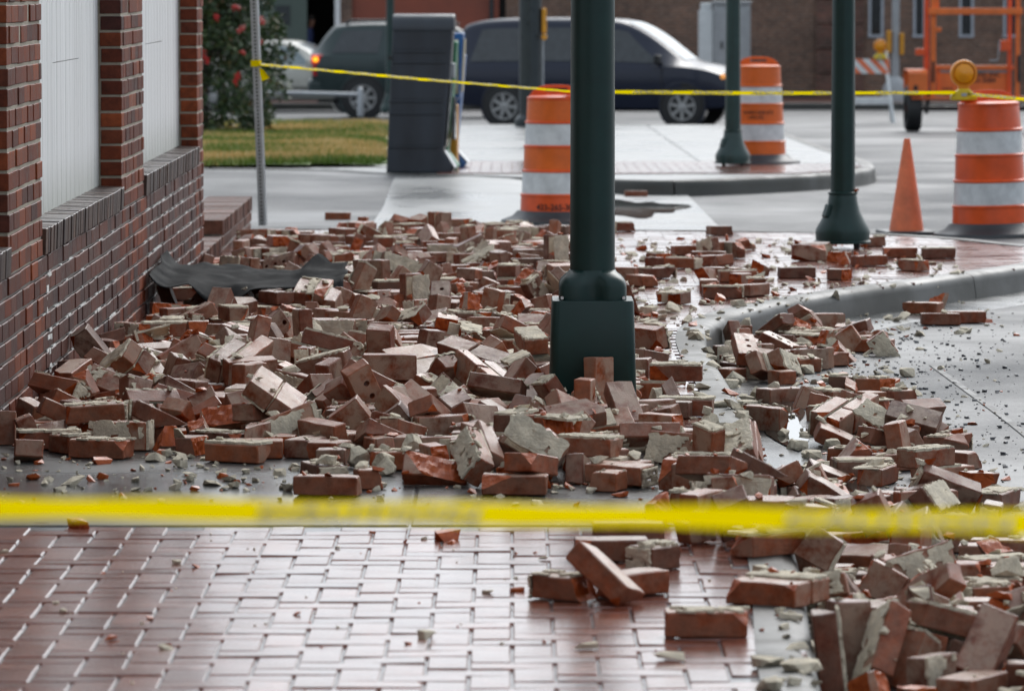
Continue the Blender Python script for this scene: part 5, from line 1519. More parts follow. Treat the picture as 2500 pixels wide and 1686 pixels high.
def make_brick(kind, seed, L=.200, W=.095, H=.060):
    """A brick with worn edges; chips and breaks are cut through it and left rough."""
    q = random.Random(seed)
    bm = bmesh.new(); bmesh.ops.create_cube(bm, size=1.0)
    for v in bm.verts: v.co = Vector((v.co.x * L, v.co.y * W, v.co.z * H))
    bmesh.ops.bevel(bm, geom=bm.edges[:], offset=.0035, segments=1, affect='EDGES')
    fl = bm.faces.layers.float.new('film'); bl = bm.faces.layers.float.new('broke')
    # bed faces carry a mortar film, one header end too
    for f in bm.faces:
        n = f.normal
        f[fl] = 1.0 if abs(n.z) > .9 else (0.8 if abs(n.x) > .9 and q.random() < .7 else (0.6 if n.y > .9 else 0.3))
    def cut(co, no, rough, div):
        r = bmesh.ops.bisect_plane(bm, geom=bm.verts[:] + bm.edges[:] + bm.faces[:], dist=1e-5, plane_co=co, plane_no=no, clear_outer=True)
        edges = [e for e in r['geom_cut'] if isinstance(e, bmesh.types.BMEdge)]
        if not edges: return
        nf = bmesh.ops.contextual_create(bm, geom=edges)['faces']
        if not nf: return
        for f in nf: f[fl] = 0; f[bl] = 1.0
        nf = bmesh.ops.triangulate(bm, faces=nf)['faces']
        if div:
            inner_e = list(dict.fromkeys(e for f in nf for e in f.edges))
            r2 = bmesh.ops.subdivide_edges(bm, edges=inner_e, cuts=div, use_grid_fill=True)
            vs = list(dict.fromkeys(v for f in bm.faces if f[bl] > .5 for v in f.verts))
            nn = Vector(no).normalized()
            for v in vs:
                if abs((v.co - Vector(co)).dot(nn)) < 1e-4:
                    on_edge = any(f[bl] < .5 for f in v.link_faces)
                    d = rough * (.35 if on_edge else 1) * (mnoise.noise(v.co * 38 + Vector((seed, 0, 0))) * 1.2 + mnoise.noise(v.co * 90) * .5)
                    v.co += nn * d
    # worn, slightly warped arrises
    bmesh.ops.subdivide_edges(bm, edges=[e for e in bm.edges if e.calc_length() > .05], cuts=3, use_grid_fill=True)
    for v in bm.verts:
        edge_n = sum(1 for a, h in ((v.co.x, L / 2), (v.co.y, W / 2), (v.co.z, H / 2)) if abs(a) > h - .005)
        k = .0014 if edge_n < 2 else .0035
        v.co += Vector((mnoise.noise(v.co * 25 + Vector((seed, 0, 0))), mnoise.noise(v.co * 25 + Vector((0, seed, 0))), mnoise.noise(v.co * 25 + Vector((0, 0, seed))))) * k
    if kind == 'whole':
        for _ in range(q.choice((1, 1, 2, 3))):
            c = Vector((q.choice((-1, 1)) * L / 2, q.choice((-1, 1)) * W / 2, q.choice((-1, 1)) * H / 2))
            n = Vector((c.x / L, c.y / W, c.z / H)) + Vector((q.uniform(-.3, .3), q.uniform(-.3, .3), q.uniform(-.3, .3))); n.normalize()
            cut(c - n * q.uniform(.012, .036), n, .0035, 2)
    elif kind == 'bat':
        x = q.uniform(-.03, .05); n = Vector((1, q.uniform(-.5, .5), q.uniform(-.45, .45))).normalized()
        cut(Vector((x, 0, 0)), n, .010, 3)
    elif kind == 'chunk':
        for s in (1, -1):
            n = Vector((s, q.uniform(-.8, .8), q.uniform(-.8, .8))).normalized(); cut(Vector((s * q.uniform(.02, .045), 0, 0)), n, .008, 2)
        n = Vector((q.uniform(-.4, .4), q.choice((-1, 1)), q.uniform(-.5, .5))).normalized(); cut(n * q.uniform(.015, .03), n, .006, 2)
    elif kind == 'wedge':
        n = Vector((q.uniform(.25, .6), q.uniform(-.3, .3), q.choice((-1, 1)))).normalized(); cut(Vector((0, 0, 0)) + n * q.uniform(-.004, .012), n, .008, 3)
    for f in bm.faces: f.smooth = False
    bmesh.ops.recalc_face_normals(bm, faces=bm.faces[:])
    c = Vector((0, 0, 0))
    for v in bm.verts: c += v.co
    c /= len(bm.verts)
    for v in bm.verts: v.co -= c
    me = bpy.data.meshes.new('brick'); bm.to_mesh(me); bm.free()
    me.materials.append(M['rubble_brick'])
    return me, c

def mortar_patch(L, W, seed, thick=.010, fill=.75):
    """Ragged slab of mortar left on a bed face: a height field with torn edges."""
    nx, ny = 14, 8; vs = []; fs = []; top = {}
    def h(i, j):
        x = (i / nx - .5) * L; y = (j / ny - .5) * W
        m = mnoise.noise(Vector((x * 17 + seed, y * 17, seed * .37))) + .5 * mnoise.noise(Vector((x * 45, y * 45 + seed, 2)))
        return (m > -(fill - .5) * 1.4), thick * (.8 + .35 * mnoise.noise(Vector((x * 22, y * 22, seed))) + .2 * mnoise.noise(Vector((x * 90, y * 90, seed))))
    on = {(i, j): h(i + .5, j + .5)[0] for i in range(nx) for j in range(ny)}
    jit = {}
    def P(i, j, up):
        k = (i, j, up)
        if k not in jit:
            q = random.Random(hash((i, j, seed)) & 0xffff)
            x = (i / nx - .5) * L * 1.015 + q.uniform(-.4, .4) * L / nx; y = (j / ny - .5) * W * 1.02 + q.uniform(-.4, .4) * W / ny
            full = all(on.get((i + a, j + b), False) for a in (-1, 0) for b in (-1, 0))
            z = max(.002, h(i, j)[1]) * (1.0 if full else .82) if up else -.001
            jit[k] = len(vs); vs.append((x, y, z))
        return jit[k]
    for (i, j), o_ in on.items():
        if not o_: continue
        fs.append((P(i, j, 1), P(i + 1, j, 1), P(i + 1, j + 1, 1), P(i, j + 1, 1)))
        for (di, dj, a, b) in ((0, -1, (i, j), (i + 1, j)), (1, 0, (i + 1, j), (i + 1, j + 1)), (0, 1, (i + 1, j + 1), (i, j + 1)), (-1, 0, (i, j + 1), (i, j))):
            if not on.get((i + di, j + dj), False): fs.append((P(*a, 0), P(*b, 0), P(*b, 1), P(*a, 1)))
    return vs, fs

def lump(seed, s=(.05, .04, .025), n=26):
    """Angular piece of mortar: the hull of points in a flat slab, its faces left sharp."""
    q = random.Random(seed * 17 + 3); bm = bmesh.new()
    for _ in range(n):
        p = Vector((q.uniform(-1, 1), q.uniform(-1, 1), q.choice((-1, 1)) * q.uniform(.6, 1)))
        k = (abs(p.x) ** 3 + abs(p.y) ** 3) ** (1 / 3)
        if k > 1: p.x /= k; p.y /= k
        bm.verts.new((p.x * s[0], p.y * s[1], p.z * s[2]))
    bmesh.ops.convex_hull(bm, input=bm.verts[:])
    bmesh.ops.delete(bm, geom=[v for v in bm.verts if not v.link_faces], context='VERTS')
    bmesh.ops.subdivide_edges(bm, edges=bm.edges[:], cuts=1, use_grid_fill=True)
    for v in bm.verts: v.co += Vector((mnoise.noise(v.co * 60), mnoise.noise(v.co * 60 + Vector((9, 0, 0))), mnoise.noise(v.co * 60 + Vector((0, 9, 0))))) * .0035
    me = bpy.data.meshes.new('lump'); bm.to_mesh(me); bm.free()
    me.materials.append(M['mortar'])
    return me

def cored(me):
    """Bore the three holes of a cored brick through the bed faces."""
    o = bpy.data.objects.new('c', me); COL.objects.link(o)
    cy = MB()
    for x in (-.055, 0, .055): cy.lathe([(.011, -.08), (.011, .08)], 12, M4=Matrix.Translation((x, 0, 0)))
    cm_ = cy.mesh('k'); fix_normals(cm_); c = bpy.data.objects.new('k', cm_); COL.objects.link(c)
    m = o.modifiers.new('b', 'BOOLEAN'); m.object = c; m.operation = 'DIFFERENCE'; m.solver = 'EXACT'
    bpy.context.view_layer.update()
    r = bpy.data.meshes.new_from_object(o.evaluated_get(bpy.context.evaluated_depsgraph_get()))
    bpy.data.objects.remove(o); bpy.data.objects.remove(c)
    return r
PROT = []     # (kind, brick mesh, mortar mesh or None, half height)
def finish_mortar(vs, fs, smooth=False):
    me = MB().add(vs, fs).mesh('mortar'); fix_normals(me); me.materials.append(M['mortar']); return me
sd = 100
for kind, count in (('whole', 12), ('bat', 8), ('chunk', 5), ('wedge', 4)):
    for k in range(count):
        sd += 1; me, c = make_brick(kind, sd)
        if kind == 'whole' and k in (3,):
            me = cored(me)
        mm = None
        zmax = max(v.co.z for v in me.vertices)
        if kind in ('whole', 'bat') and k % 5 < 2:
            xs = [v.co.x for v in me.vertices]; Lx = (max(xs) - min(xs)) * (1.0 if kind == 'whole' else .8)
            cx = (max(xs) + min(xs)) / 2 - (0 if kind == 'whole' else .012)
            vs, fs = mortar_patch(Lx, .092, sd, rr.choice((.005, .007, .011)), rr.choice((.5, .62, .8)))
            vs = [(x + cx, y, z + zmax - .0005) for x, y, z in vs]
            if k % 2 == 0:   # head joint mortar on the end too
                v2, f2 = mortar_patch(.056, .09, sd + 50, .010, .8); xm = max(xs) if kind == 'whole' else min(xs); sg_ = 1 if kind == 'whole' else -1
                o_ = len(vs); vs += [(xm + sg_ * (z - .0005), y, -x) for x, y, z in v2]; fs += [tuple(i + o_ for i in f) for f in f2]
            mm = finish_mortar(vs, fs)
        PROT.append((kind, me, mm))
# pairs of bricks still bonded together
def bonded(seed, layout):
    q = random.Random(seed); out = []
    for (dx, dy, dz_) in layout:
        me, c = make_brick(q.choice(('whole', 'whole', 'bat')), seed * 7 + len(out)); out.append((me, Vector((dx, dy, dz_)) + c))
    vs, fs = [], []
    J_ = .010
    if len(layout) == 3:
        sl = MB().box((0, 0, 0), (.30, .088, J_ + .001)); vs += sl.v; fs += sl.f
    if abs(layout[1][2] - layout[0][2]) > .03:      # one on the other
        sl = MB().box((layout[0][0] * .5 + layout[1][0] * .5, 0, (layout[0][2] + layout[1][2]) / 2), (.17, .086, J_ + .001)); vs += sl.v; fs += sl.f
    else:
        dx = layout[1][0] - layout[0][0]; dy = layout[1][1] - layout[0][1]
        if abs(dx) > abs(dy): sl = MB().box(((layout[0][0] + layout[1][0]) / 2, (layout[0][1] + layout[1][1]) / 2, 0), (J_ + .001, .086, .052))
        else: sl = MB().box(((layout[0][0] + layout[1][0]) / 2, (layout[0][1] + layout[1][1]) / 2, 0), (.18, J_ + .001, .052))
        vs += sl.v; fs += sl.f
    zt = max(p[2] for p in layout) + .0285
    v2, f2 = mortar_patch(.19, .09, seed, .012, .8); o_ = len(vs)
    vs += [(x + layout[-1][0], y + layout[-1][1], z + zt) for x, y, z in v2]; fs += [tuple(i + o_ for i in f) for f in f2]
    return out, finish_mortar(vs, fs)
BOND = [bonded(301, [(-.03, 0, -.034), (.035, 0, .034)]), bonded(302, [(-.102, 0, 0), (.102, 0, 0)]), bonded(303, [(0, -.051, 0), (0, .051, 0)]), bonded(304, [(-.05, 0, -.034), (.05, .0, .034)]), bonded(305, [(0, 0, -.034), (.0, .0, .034)]), bonded(306, [(-.105, 0, -.035), (.105, 0, -.035), (0.01, 0, .035)]), bonded(307, [(-.05, -.052, 0), (.06, .052, 0)])]
LUMPS = [lump(k, (rr.uniform(.035, .07), rr.uniform(.03, .05), rr.uniform(.008, .024))) for k in range(16)]

# ---- where they fell: (x range, y range, how many, ...)
def scatter():
    out = []
    def zone(n, xa, xb, ya, yb, zmax, test=None, bias=1.0):
        c = 0; guard = 0
        while c < n and guard < n * 50:
            guard += 1
            y = ya + (yb - ya) * rr.random() ** bias; x = rr.uniform(xa, xb)
            if test and not test(x, y): continue
            if abs(x - LP.x) < .24 and abs(y - 17.6) < .24: continue
            z = rr.uniform(.2, max(.3, zmax))
            for _ in range(40):      # keep clear of those already hanging there
                if all((x - a) ** 2 + (y - b) ** 2 + (z - c_) ** 2 > .150 ** 2 for a, b, c_ in out[-400:] if abs(y - b) < .2): break
                z += .07
            out.append((x, y, z)); c += 1
    front = lambda x, y: y > (16.0 if x < -.62 else 14.95) + .25 * mnoise.noise(Vector((x * 3, 0, 0)))
    zone(270, -1.70, .58, 14.9, 20.2, .75, lambda x, y: front(x, y) and x < (.58 if y < 16.3 else .42))
    zone(95, -1.70, .25, 16.4, 19.5, .8)
    zone(285, -1.69, .30, 20.2, 27.5, .6)
    zone(120, -1.69, .35, 27.5, 31.8, .45)
    zone(22, -1.2, .3, 31.6, 32.8, .15)
    zone(46, .22, .50, 16.6, 24.5, .4)
    zone(26, .30, 1.3, 24.3, 29.2, .3)
    zone(9, .9, 2.3, 26.7, 30.6, .12, lambda x, y: inside(x, y, edge_poly))
    zone(44, .97, 1.75, 20.6, 24.4, .3, lambda x, y: not inside(x - .12, y, edge_poly) and y < 24.6 - .3 * (x - 1) and inside(x, y, [(.9, 19.5), (1.9, 23.5), (1.7, 25), (.9, 25)]))
    zone(26, 1.14, 1.45, 16.4, 20.6, .28)
    zone(10, 1.25, 1.65, 16.4, 19.0, .15)
    zone(56, .62, 1.5, 13.6, 16.0, .45)
    zone(70, .78, 1.36, 10.0, 13.8, .5)
    zone(10, .45, .8, 13.4, 14.9, .2)
    return out
spots = scatter()
# ---- bricks the photograph shows one by one at the front: (photo x, photo y of the base, turn, kind, on the street?)
FRONT = [(1474, 1374, 2, 'whole', 0), (1630, 1389, 42, 'bat', 0), (1634, 1467, 0, 'whole', 0), (1800, 1477, 3, 'pair', 0), (1770, 1560, -14, 'whole', 0), (1958, 1559, 9, 'whole', 0),
         (1758, 1340, 4, 'whole', 0), (1880, 1361, 32, 'whole', 0), (1430, 1470, -40, 'bat', 0), (1497, 1480, -38, 'leaner', 0), (1660, 1335, -8, 'whole', 0),
         (600, 1122, 2, 'whole', 0), (250, 1120, -3, 'whole', 0), (40, 1100, 5, 'whole', 0), (480, 1112, 8, 'bat', 0), (820, 1213, -8, 'whole', 0), (915, 1196, 12, 'bat', 0), (1235, 1212, 0, 'whole', 0), (1085, 1180, -18, 'whole', 0), (960, 1150, 4, 'whole', 0),
         (838, 532, 0, 'whole', 2), (1067, 566, -2, 'whole', 1), (698, 560, 5, 'bat', 1), (1770, 575, 20, 'bat', 1), (1860, 561, -2, 'whole', 1), (1565, 478, 4, 'whole', 2), (1532, 566, 25, 'bat', 1),
         (1820, 690, 6, 'whole', 1), (1765, 730, 4, 'whole', 1), (2280, 632, 3, 'whole', 1), (2160, 705, 2, 'whole', 1), (2240, 690, 0, 'chunk', 1), (2060, 685, -20, 'bat', 1), (2130, 650, 25, 'whole', 1), (1955, 680, 8, 'whole', 1), (2190, 630, 4, 'whole', 1), (1720, 640, -10, 'whole', 1), (1690, 625, 15, 'whole', 1),
         (1680, 1018, -6, 'whole', 0), (2215, 990, 30, 'bat', 3), (2220, 1090, 6, 'whole', 3), (2120, 1060, 34, 'whole', 3), (2110, 1140, -20, 'whole', 3), (2220, 1150, 28, 'whole', 3), (2380, 790, 8, 'whole', 3), (2310, 795, 2, 'whole', 3), (2330, 1120, -12, 'chunk', 3), (2390, 1200, 16, 'chunk', 3)]
bodies = []   # dict per body
def pick(kind):
    c = [p for p in PROT if p[0] == kind]; return rr.choice(c)
def root_mesh(kind):
    if kind in ('pair', 'bond'):
        return None
for (px, py, yaw, kind, lev) in FRONT:
    level = {0: 0.0, 1: 0.0, 2: -KERB + .02, 3: -KERB}[lev]
    p = on_ground(px, py, level); p.y += .05
    bodies.append(dict(kind=kind if kind not in ('leaner', 'pair') else {'leaner': 'whole', 'pair': 'bond'}[kind], loc=Vector((p.x, p.y, g(p.y) + level + (.05 if kind != 'leaner' else .11))), rot=Euler((0, R(34) if kind == 'leaner' else 0, R(yaw))), front=True))
for (x, y, z) in spots:
    r_ = rr.random()
    kind = 'whole' if r_ < .40 else 'bat' if r_ < .68 else 'chunk' if r_ < .80 else 'wedge' if r_ < .88 else 'bond'
    zb = g(y) - (KERB if not inside(x, y, edge_poly) else 0)
    flat = rr.random() < .45
    rot = Euler((rr.gauss(0, .25), rr.gauss(0, .25), rr.uniform(0, 2 * PI))) if flat else Euler((rr.uniform(-1.4, 1.4), rr.uniform(-.8, .8), rr.uniform(0, 2 * PI)))
    bodies.append(dict(kind=kind, loc=Vector((x, y, zb + z)), rot=rot, front=False))
for k in range(330):     # loose mortar pieces large enough to tell apart
    if rr.random() < .62: x, y = rr.uniform(-1.68, .6), rr.uniform(15.2, 27)
    elif rr.random() < .6: x, y = rr.uniform(.55, 1.4), rr.uniform(10.4, 18)
    else: x, y = rr.uniform(.3, 1.6), rr.uniform(18, 24)
    if x < -.6 and y < 16.3: continue
    zb = g(y) - (KERB if not inside(x, y, edge_poly) else 0)
    bodies.append(dict(kind='lump', loc=Vector((x, y, zb + rr.uniform(.3, .8))), rot=Euler((rr.uniform(-.6, .6), rr.uniform(-.6, .6), rr.uniform(0, 6))), front=False))

def hull_mesh(parts):
    bm = bmesh.new()
    for me, off in parts:
        for v in me.vertices: bm.verts.new(v.co + off)
    r = bmesh.ops.convex_hull(bm, input=bm.verts[:])
    pts = sorted(tuple(round(k, 6) for k in v.co) for v in bm.verts if v.link_faces); bm.free()
    m = bpy.data.meshes.new('hull'); m.from_pydata(pts, [], []); return m
HULLS = {}
def hull_for(b):
    if b['kind'] == 'bond':
        i = b['bond']; key = ('bond', i)
        if key not in HULLS: HULLS[key] = hull_mesh([(me, off) for me, off in BOND[i][0]])
    elif b['kind'] == 'lump':
        key = ('lump', b['lump'])
        if key not in HULLS: HULLS[key] = hull_mesh([(LUMPS[b['lump']], Vector())])
    else:
        key = id(b['prot'])
        if key not in HULLS: HULLS[key] = hull_mesh([(b['prot'][1], Vector())] + ([(b['prot'][2], Vector())] if b['prot'][2] else []))
    return HULLS[key]

# ---- let them fall and come to rest with the physics engine
from collections import Counter
sim = []
for b in bodies:
    if b['kind'] == 'bond': b['bond'] = rr.randrange(len(BOND)) if not b['front'] else 2
    elif b['kind'] == 'lump': b['lump'] = rr.randrange(len(LUMPS))
    else: b['prot'] = pick(b['kind'])
    o = bpy.data.objects.new('falling', hull_for(b)); COL.objects.link(o)
    o.location = b['loc']; o.rotation_euler = b['rot']; sim.append(o)
passive = []
def pas(mb, name='ground_body'):
    o = bpy.data.objects.new(name, mb.mesh(name)); COL.objects.link(o); passive.append(o); return o
gm_ = MB()
P_in = [(p.x, p.y) for p in edge if p.y < 33.02] + [(-1.9, 33.0), (-3, 33.0), (-3, 8.0)]
P_in = [p for p in P_in if p[1] >= 8.0]
side_body = ground_sheet('side_body', P_in, 0.0, 'earth', thick=.5); passive.append(side_body)
rb_ = MB()
for (ya, yb) in ((5, 19), (19, 48)):
    rb_ = MB(); rb_.add([(-8, ya, g(ya) - KERB), (8, ya, g(ya) - KERB), (8, yb, g(yb) - KERB), (-8, yb, g(yb) - KERB), (-8, ya, -2), (8, ya, -2), (8, yb, -2), (-8, yb, -2)], [(0, 1, 2, 3), (7, 6, 5, 4), (0, 4, 5, 1), (1, 5, 6, 2), (2, 6, 7, 3), (3, 7, 4, 0)])
    pas(rb_)
boxes = [MB().span((WX - 1, 5, -.5), (WX, Y_END, 3)), MB().span((LX - .5, Y_END, -.6), (LX + .02, 33, .13)), MB().span((LP.x - .165, 17.6 - .165, -.2), (LP.x + .165, 17.6 + .165, 2))]
for m_ in boxes: pas(m_)
bpy.ops.rigidbody.world_add()
rw = SC.rigidbody_world
rw.substeps_per_frame = 14; rw.solver_iterations = 14
for o in bpy.context.selected_objects: o.select_set(False)
for o in sim: o.select_set(True)
bpy.context.view_layer.objects.active = sim[0]
bpy.ops.rigidbody.objects_add(type='ACTIVE')
for o in sim:
    b = o.rigid_body; b.collision_shape = 'CONVEX_HULL'; b.friction = .75; b.restitution = .02; b.linear_damping = .12; b.angular_damping = .35
    b.use_margin = True; b.collision_margin = .0008; b.mass = 2.0
    o.select_set(False)
for o in passive: o.select_set(True)
bpy.context.view_layer.objects.active = passive[0]
bpy.ops.rigidbody.objects_add(type='PASSIVE')
for o in passive:
    o.rigid_body.collision_shape = 'MESH' if o is side_body else 'CONVEX_HULL'
    o.rigid_body.friction = .85; o.rigid_body.use_margin = True; o.rigid_body.collision_margin = .0008; o.select_set(False)
rw.point_cache.frame_start = 1; rw.point_cache.frame_end = 60


for fr in range(1, 43): SC.frame_set(fr)

dg = bpy.context.evaluated_depsgraph_get()
rest_m = [o.evaluated_get(dg).matrix_world.copy() for o in sim]
bpy.ops.rigidbody.world_remove()
for o in sim + passive: bpy.data.objects.remove(o)
SC.frame_set(1)

# ---- which of them show: cast rays from the camera at a few points of each
for b, mt in zip(bodies, rest_m): b['mt'] = mt
# the top of the kerb beyond the lamp post stayed nearly clear, and nothing lies far from the spill
def clear(b):
    c = b['mt'].translation
    if b['front']: return False
    if c.z < -1.5: return True
    return 16.7 < c.y < 23.2 and -.16 < c.x - edge_x(c.y) < .07 and (b['kind'] != 'lump' or rr.random() < .5)
bodies = [b for b in bodies if not clear(b)]
vis_objs = []
for b in bodies:
    if b['kind'] == 'bond': parts = [(me, off, 'brick') for me, off in BOND[b['bond']][0]]
    elif b['kind'] == 'lump': parts = [(LUMPS[b['lump']], Vector(), 'mortar_piece')]
    else: parts = [(b['prot'][1], Vector(), 'brick')]
    b['objs'] = []
    for me, off, nm in parts:
        o = bpy.data.objects.new('brick', me); COL.objects.link(o); o.matrix_world = b['mt'] @ Matrix.Translation(off); b['objs'].append(o)
bpy.context.view_layer.update()
dg = bpy.context.evaluated_depsgraph_get()
origin = Vector((0, 0, HCAM))
skip_tape = [o for o in COL.objects if o.name.startswith('caution_tape') or (o.parent and o.parent.name.startswith('caution_tape'))]
for o in skip_tape: o.hide_viewport = True
bpy.context.view_layer.update(); dg = bpy.context.evaluated_depsgraph_get()
for b in bodies:
    hit = 0; names = {o.name for o in b['objs']}; n_ = 0
    for o in b['objs']:
        me = o.data; mw = o.matrix_world
        step = max(1, len(me.vertices) // 14)
        for v in list(me.vertices)[::step]:
            p = mw @ v.co; d = (p - origin); L = d.length
            n_ += 1
            px = 1250 + FPX * p.x / p.y; py = 843 - FPX * math.tan(math.atan((p.z - HCAM) / p.y) + TILT)
            if not (0 < px < 2500 and 0 < py < 1686): continue
            ok, loc, nor, fi, ob, mx = SC.ray_cast(dg, origin, d.normalized(), distance=L + .05)
            if ok and ob.name in names and (loc - p).length < .03: hit += 1
    b['seen'] = hit / max(1, n_); c = b['mt'].translation
    b['rank'] = b['seen'] * (FPX / max(5, c.y)) ** 2 * (2 if b['kind'] == 'bond' else 1)
for o in skip_tape: o.hide_viewport = False

# ---- name them
def where(c):
    on_side = inside(c.x, c.y, edge_poly)
    if c.y > 33.05: return 'out on the wet side street'
    if on_side:
        if c.y < 14.9: return 'on the herringbone pavers'
        if c.x < -1.3: return 'against the foot of the brick wall'
        if c.y > 24.3 and c.x > .35: return 'on the paving before the slim lamp post'
        if c.y > 28.5: return 'at the driveway edge of the pile'
        if c.x > .42: return 'between the large lamp post and the kerb'
        if c.y > 22.0: return 'in the pile beyond the large lamp post'
        if c.y < 17.4: return 'at the front of the pile'
        return 'in the pile beside the large lamp post'
    if c.y < 14.2: return 'heaped beside the kerb by the pavers'
    if c.y < 20.3: return 'in the wet gutter'
    return 'in the gutter where the kerb curves'
LOOK = {'whole': 'whole red brick', 'bat': 'broken half brick', 'chunk': 'small brick lump', 'wedge': 'split brick'}
MLOOK = {'whole': 'mortar-caked red brick', 'bat': 'mortar-caked half brick'}
def pose(mt):
    x, y, z = (abs(mt.to_3x3().col[i].normalized().z) for i in range(3))
    return 'lying flat' if z > .95 else 'standing on end' if x > .8 else 'on its edge' if y > .9 else 'tipped up' if x > .35 else 'leaning over' if y > .35 else 'lying slightly tilted'
single = [b for b in bodies if b['kind'] not in ('bond', 'lump')]
order = sorted(single, key=lambda b: -b['rank']); keepb = set(id(b) for b in order[:300] if b['rank'] > 0)
lumps = sorted([b for b in bodies if b['kind'] == 'lump'], key=lambda b: -b['rank'])
keepl = set(id(b) for b in lumps[:140] if b['rank'] > 0)
mass = MB(); mfilm = []; mbroke = []; mmort = MB()
def into_mass(me, mt, film=True):
    mass.add([v.co for v in me.vertices], [tuple(p.vertices) for p in me.polygons], 0, mt)
    mfilm.extend(d.value for d in me.attributes['film'].data); mbroke.extend(d.value for d in me.attributes['broke'].data)
for b in bodies:
    mt = b['mt']; c = mt.translation; wh = where(c)
    if b['kind'] == 'bond':
        t = bpy.data.objects.new('bonded_bricks', None); COL.objects.link(t); t.empty_display_size = .1; t.matrix_world = mt
        lab = {1: 'two bricks mortared end to end ', 5: 'three bricks still bonded in two courses ', 6: 'two bricks mortared side by side, staggered, ', 2: 'two bricks mortared side by side '}.get(b['bond'], 'two bricks mortared one on the other ') + wh
        tag(t, lab, 'bricks', 'bonded bricks ' + wh)
        for o, (me, off) in zip(b['objs'], BOND[b['bond']][0]):
            o.parent = t; o.matrix_parent_inverse = Matrix(); o.matrix_basis = Matrix.Translation(off)
        stuff(obj('mortar', BOND[b['bond']][1], 'mortar', t))
    elif b['kind'] == 'lump':
        o = b['objs'][0]
        if id(b) in keepl: o.name = 'mortar_piece'; tag(o, 'pale mortar piece ' + wh, 'mortar', 'mortar pieces ' + wh)
        else:
            mmort.add([v.co for v in o.data.vertices], [tuple(p.vertices) for p in o.data.polygons], 0, mt); bpy.data.objects.remove(o)
    else:
        o = b['objs'][0]; mm = b['prot'][2]
        if id(b) in keepb:
            lk = (MLOOK if mm else LOOK)[b['kind']] + ' ' + pose(mt)
            o.name = 'brick'; tag(o, lk + ' ' + wh, 'brick', lk + ' ' + wh)
            if mm: obj('mortar', mm, 'mortar', o)
        else:
            into_mass(o.data, mt); bpy.data.objects.remove(o)
            if mm: mmort.add([v.co for v in mm.vertices], [tuple(p.vertices) for p in mm.polygons], 0, mt)
ms = obj('brick_rubble', mass, 'rubble_brick', fix=False)
add_attr(ms.data, 'film', mfilm); add_attr(ms.data, 'broke', mbroke)
stuff(ms); ms['label'] = 'mass of lesser broken bricks filling the pile'; ms['category'] = 'rubble'

# ---- crumbs of mortar and clay over everything, laid where a ray from above lands
bpy.context.view_layer.update(); dg = bpy.context.evaluated_depsgraph_get()
cm, cc = MB(), MB()
crumb_m = []
for k in range(14):
    bm = bmesh.new(); fl_ = rr.uniform(.3, .6)
    for _ in range(14):
        p = Vector((rr.uniform(-1, 1), rr.uniform(-1, 1), rr.choice((-1, 1)) * rr.uniform(.5, 1) * fl_)); k_ = max(1, (p.x ** 2 + p.y ** 2) ** .5); bm.verts.new((p.x / k_, p.y / k_, p.z))
    bmesh.ops.convex_hull(bm, input=bm.verts[:]); bmesh.ops.delete(bm, geom=[v for v in bm.verts if not v.link_faces], context='VERTS'); bm.verts.index_update()
    crumb_m.append(([v.co.copy() for v in bm.verts], [tuple(v.index for v in f.verts) for f in bm.faces])); bm.free()
def crumbs(n, fn, smin, smax, clay=.25, power=2.2):
    for _ in range(n):
        x, y = fn()
        if x < WX + .01 and y < Y_END: continue
        ok, loc, nor, fi, ob, mx = SC.ray_cast(dg, Vector((x, y, 1.0 if y < 17.2 or y > 18 or abs(x - LP.x) > .2 else .1)), Vector((0, 0, -1)), distance=3)
        if not ok or loc.z > .45 or ob.name.startswith(('caution', 'roofing')) or (ob.parent and ob.parent.name.startswith(('caution', 'lamp', 'traffic', 'newspaper', 'roofing'))): continue
        s = smin + (smax - smin) * rr.random() ** power; v, f = rr.choice(crumb_m)
        T = Matrix.Translation(loc + Vector((0, 0, s * .28))) @ Euler((rr.uniform(-.4, .4), rr.uniform(-.4, .4), rr.uniform(0, 6.3))).to_matrix().to_4x4() @ Matrix.Diagonal((s * rr.uniform(.8, 1.6), s * rr.uniform(.7, 1.1), s * rr.uniform(.7, 1.1), 1))
        (cc if rr.random() < clay else cm).add(v, f, 0, T)
U_ = rr.uniform
crumbs(1500, lambda: (U_(-1.72, .7), 15.0 + 13 * rr.random() ** 1.2), .006, .034, .2)
crumbs(420, lambda: (U_(-1.7, .75), U_(14.3, 16.6)), .003, .022, .35, 2.5)
crumbs(520, lambda: (U_(.3, 2.6), U_(24, 31.5)), .006, .036, .22, 2.0)
crumbs(650, lambda: (U_(.35, 1.7), U_(15, 24.5)), .006, .038, .2, 1.8)
crumbs(330, lambda: (U_(.6, 1.45), U_(10.2, 15)), .006, .034, .2, 1.8)
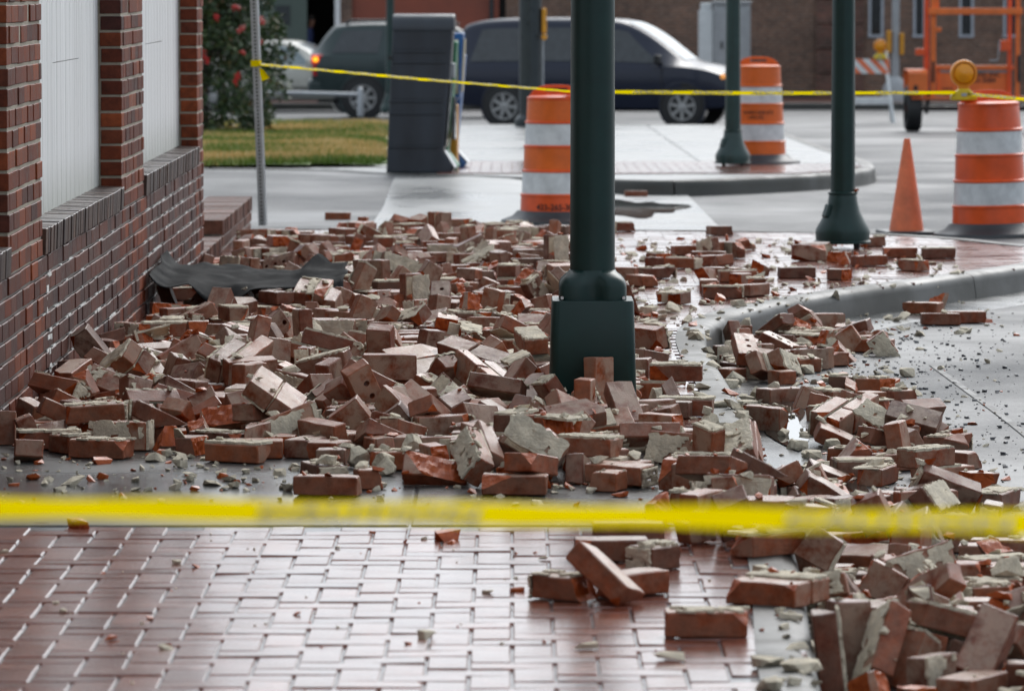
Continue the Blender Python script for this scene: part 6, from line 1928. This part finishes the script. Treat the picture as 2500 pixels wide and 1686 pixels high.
crumbs(70, lambda: (U_(-1.2, .6), U_(10.4, 14)), .003, .016, .45, 2.5)
crumbs(130, lambda: (U_(-1.7, .5), U_(31, 36.5)), .006, .03, .25, 2.0)
crumbs(420, lambda: (1.2 + abs(rr.gauss(0, .45)), U_(13, 25)), .004, .022, .2, 2.2)
# a few the photograph shows apart from the rest: (photo x, photo y, size)
for (px, py, s) in ((1043, 1556, .021), (1435, 1582, .026), (1635, 1610, .03), (190, 1288, .034), (268, 1560, .017), (1088, 1316, .036), (1190, 1448, .013), (430, 1376, .016), (1325, 1365, .012), (8, 1348, .014), (1330, 1397, .014)):
    p = on_ground(px, py); v, f = rr.choice(crumb_m)
    (cc if s in (.034, .017, .036) else cm).add(v, f, 0, Matrix.Translation((p.x, p.y, s * .35)) @ Matrix.Rotation(rr.uniform(0, 6), 4, 'Z') @ Matrix.Diagonal((s * 1.5, s, s * .9, 1)))
cmo = stuff(obj('mortar_crumbs', cm, 'mortar', fix=False)); cmo['label'] = 'crumbs of pale mortar scattered over bricks and paving'; cmo['category'] = 'rubble'
n_c = len(cc.f)
cco = stuff(obj('brick_crumbs', cc, 'rubble_brick', fix=False)); cco['label'] = 'small red brick crumbs scattered over the paving'; cco['category'] = 'rubble'
add_attr(cco.data, 'film', [0.0] * n_c); add_attr(cco.data, 'broke', [1.0] * n_c)
if mmort.v:
    mo = stuff(obj('mortar_rubble', mmort, 'mortar', fix=False)); mo['label'] = 'mortar fragments lying among the bricks of the pile'; mo['category'] = 'rubble'
# gravel washed over the near street
gv = MB()
for _ in range(2600):
    y = U_(13, 27); x = 1.15 + abs(rr.gauss(0, .75))
    if inside(x - .1, y, edge_poly): continue
    s = .003 + .011 * rr.random() ** 3; v, f = rr.choice(crumb_m)
    gv.add(v, f, 0, Matrix.Translation((x, y, g(y) - KERB + s * .4)) @ Matrix.Rotation(rr.uniform(0, 6), 4, 'Z') @ Matrix.Diagonal((s, s, s, 1)))
go = stuff(obj('gravel', gv, 'stone', fix=False)); go['label'] = 'loose dark gravel on the wet near street'; go['category'] = 'gravel'
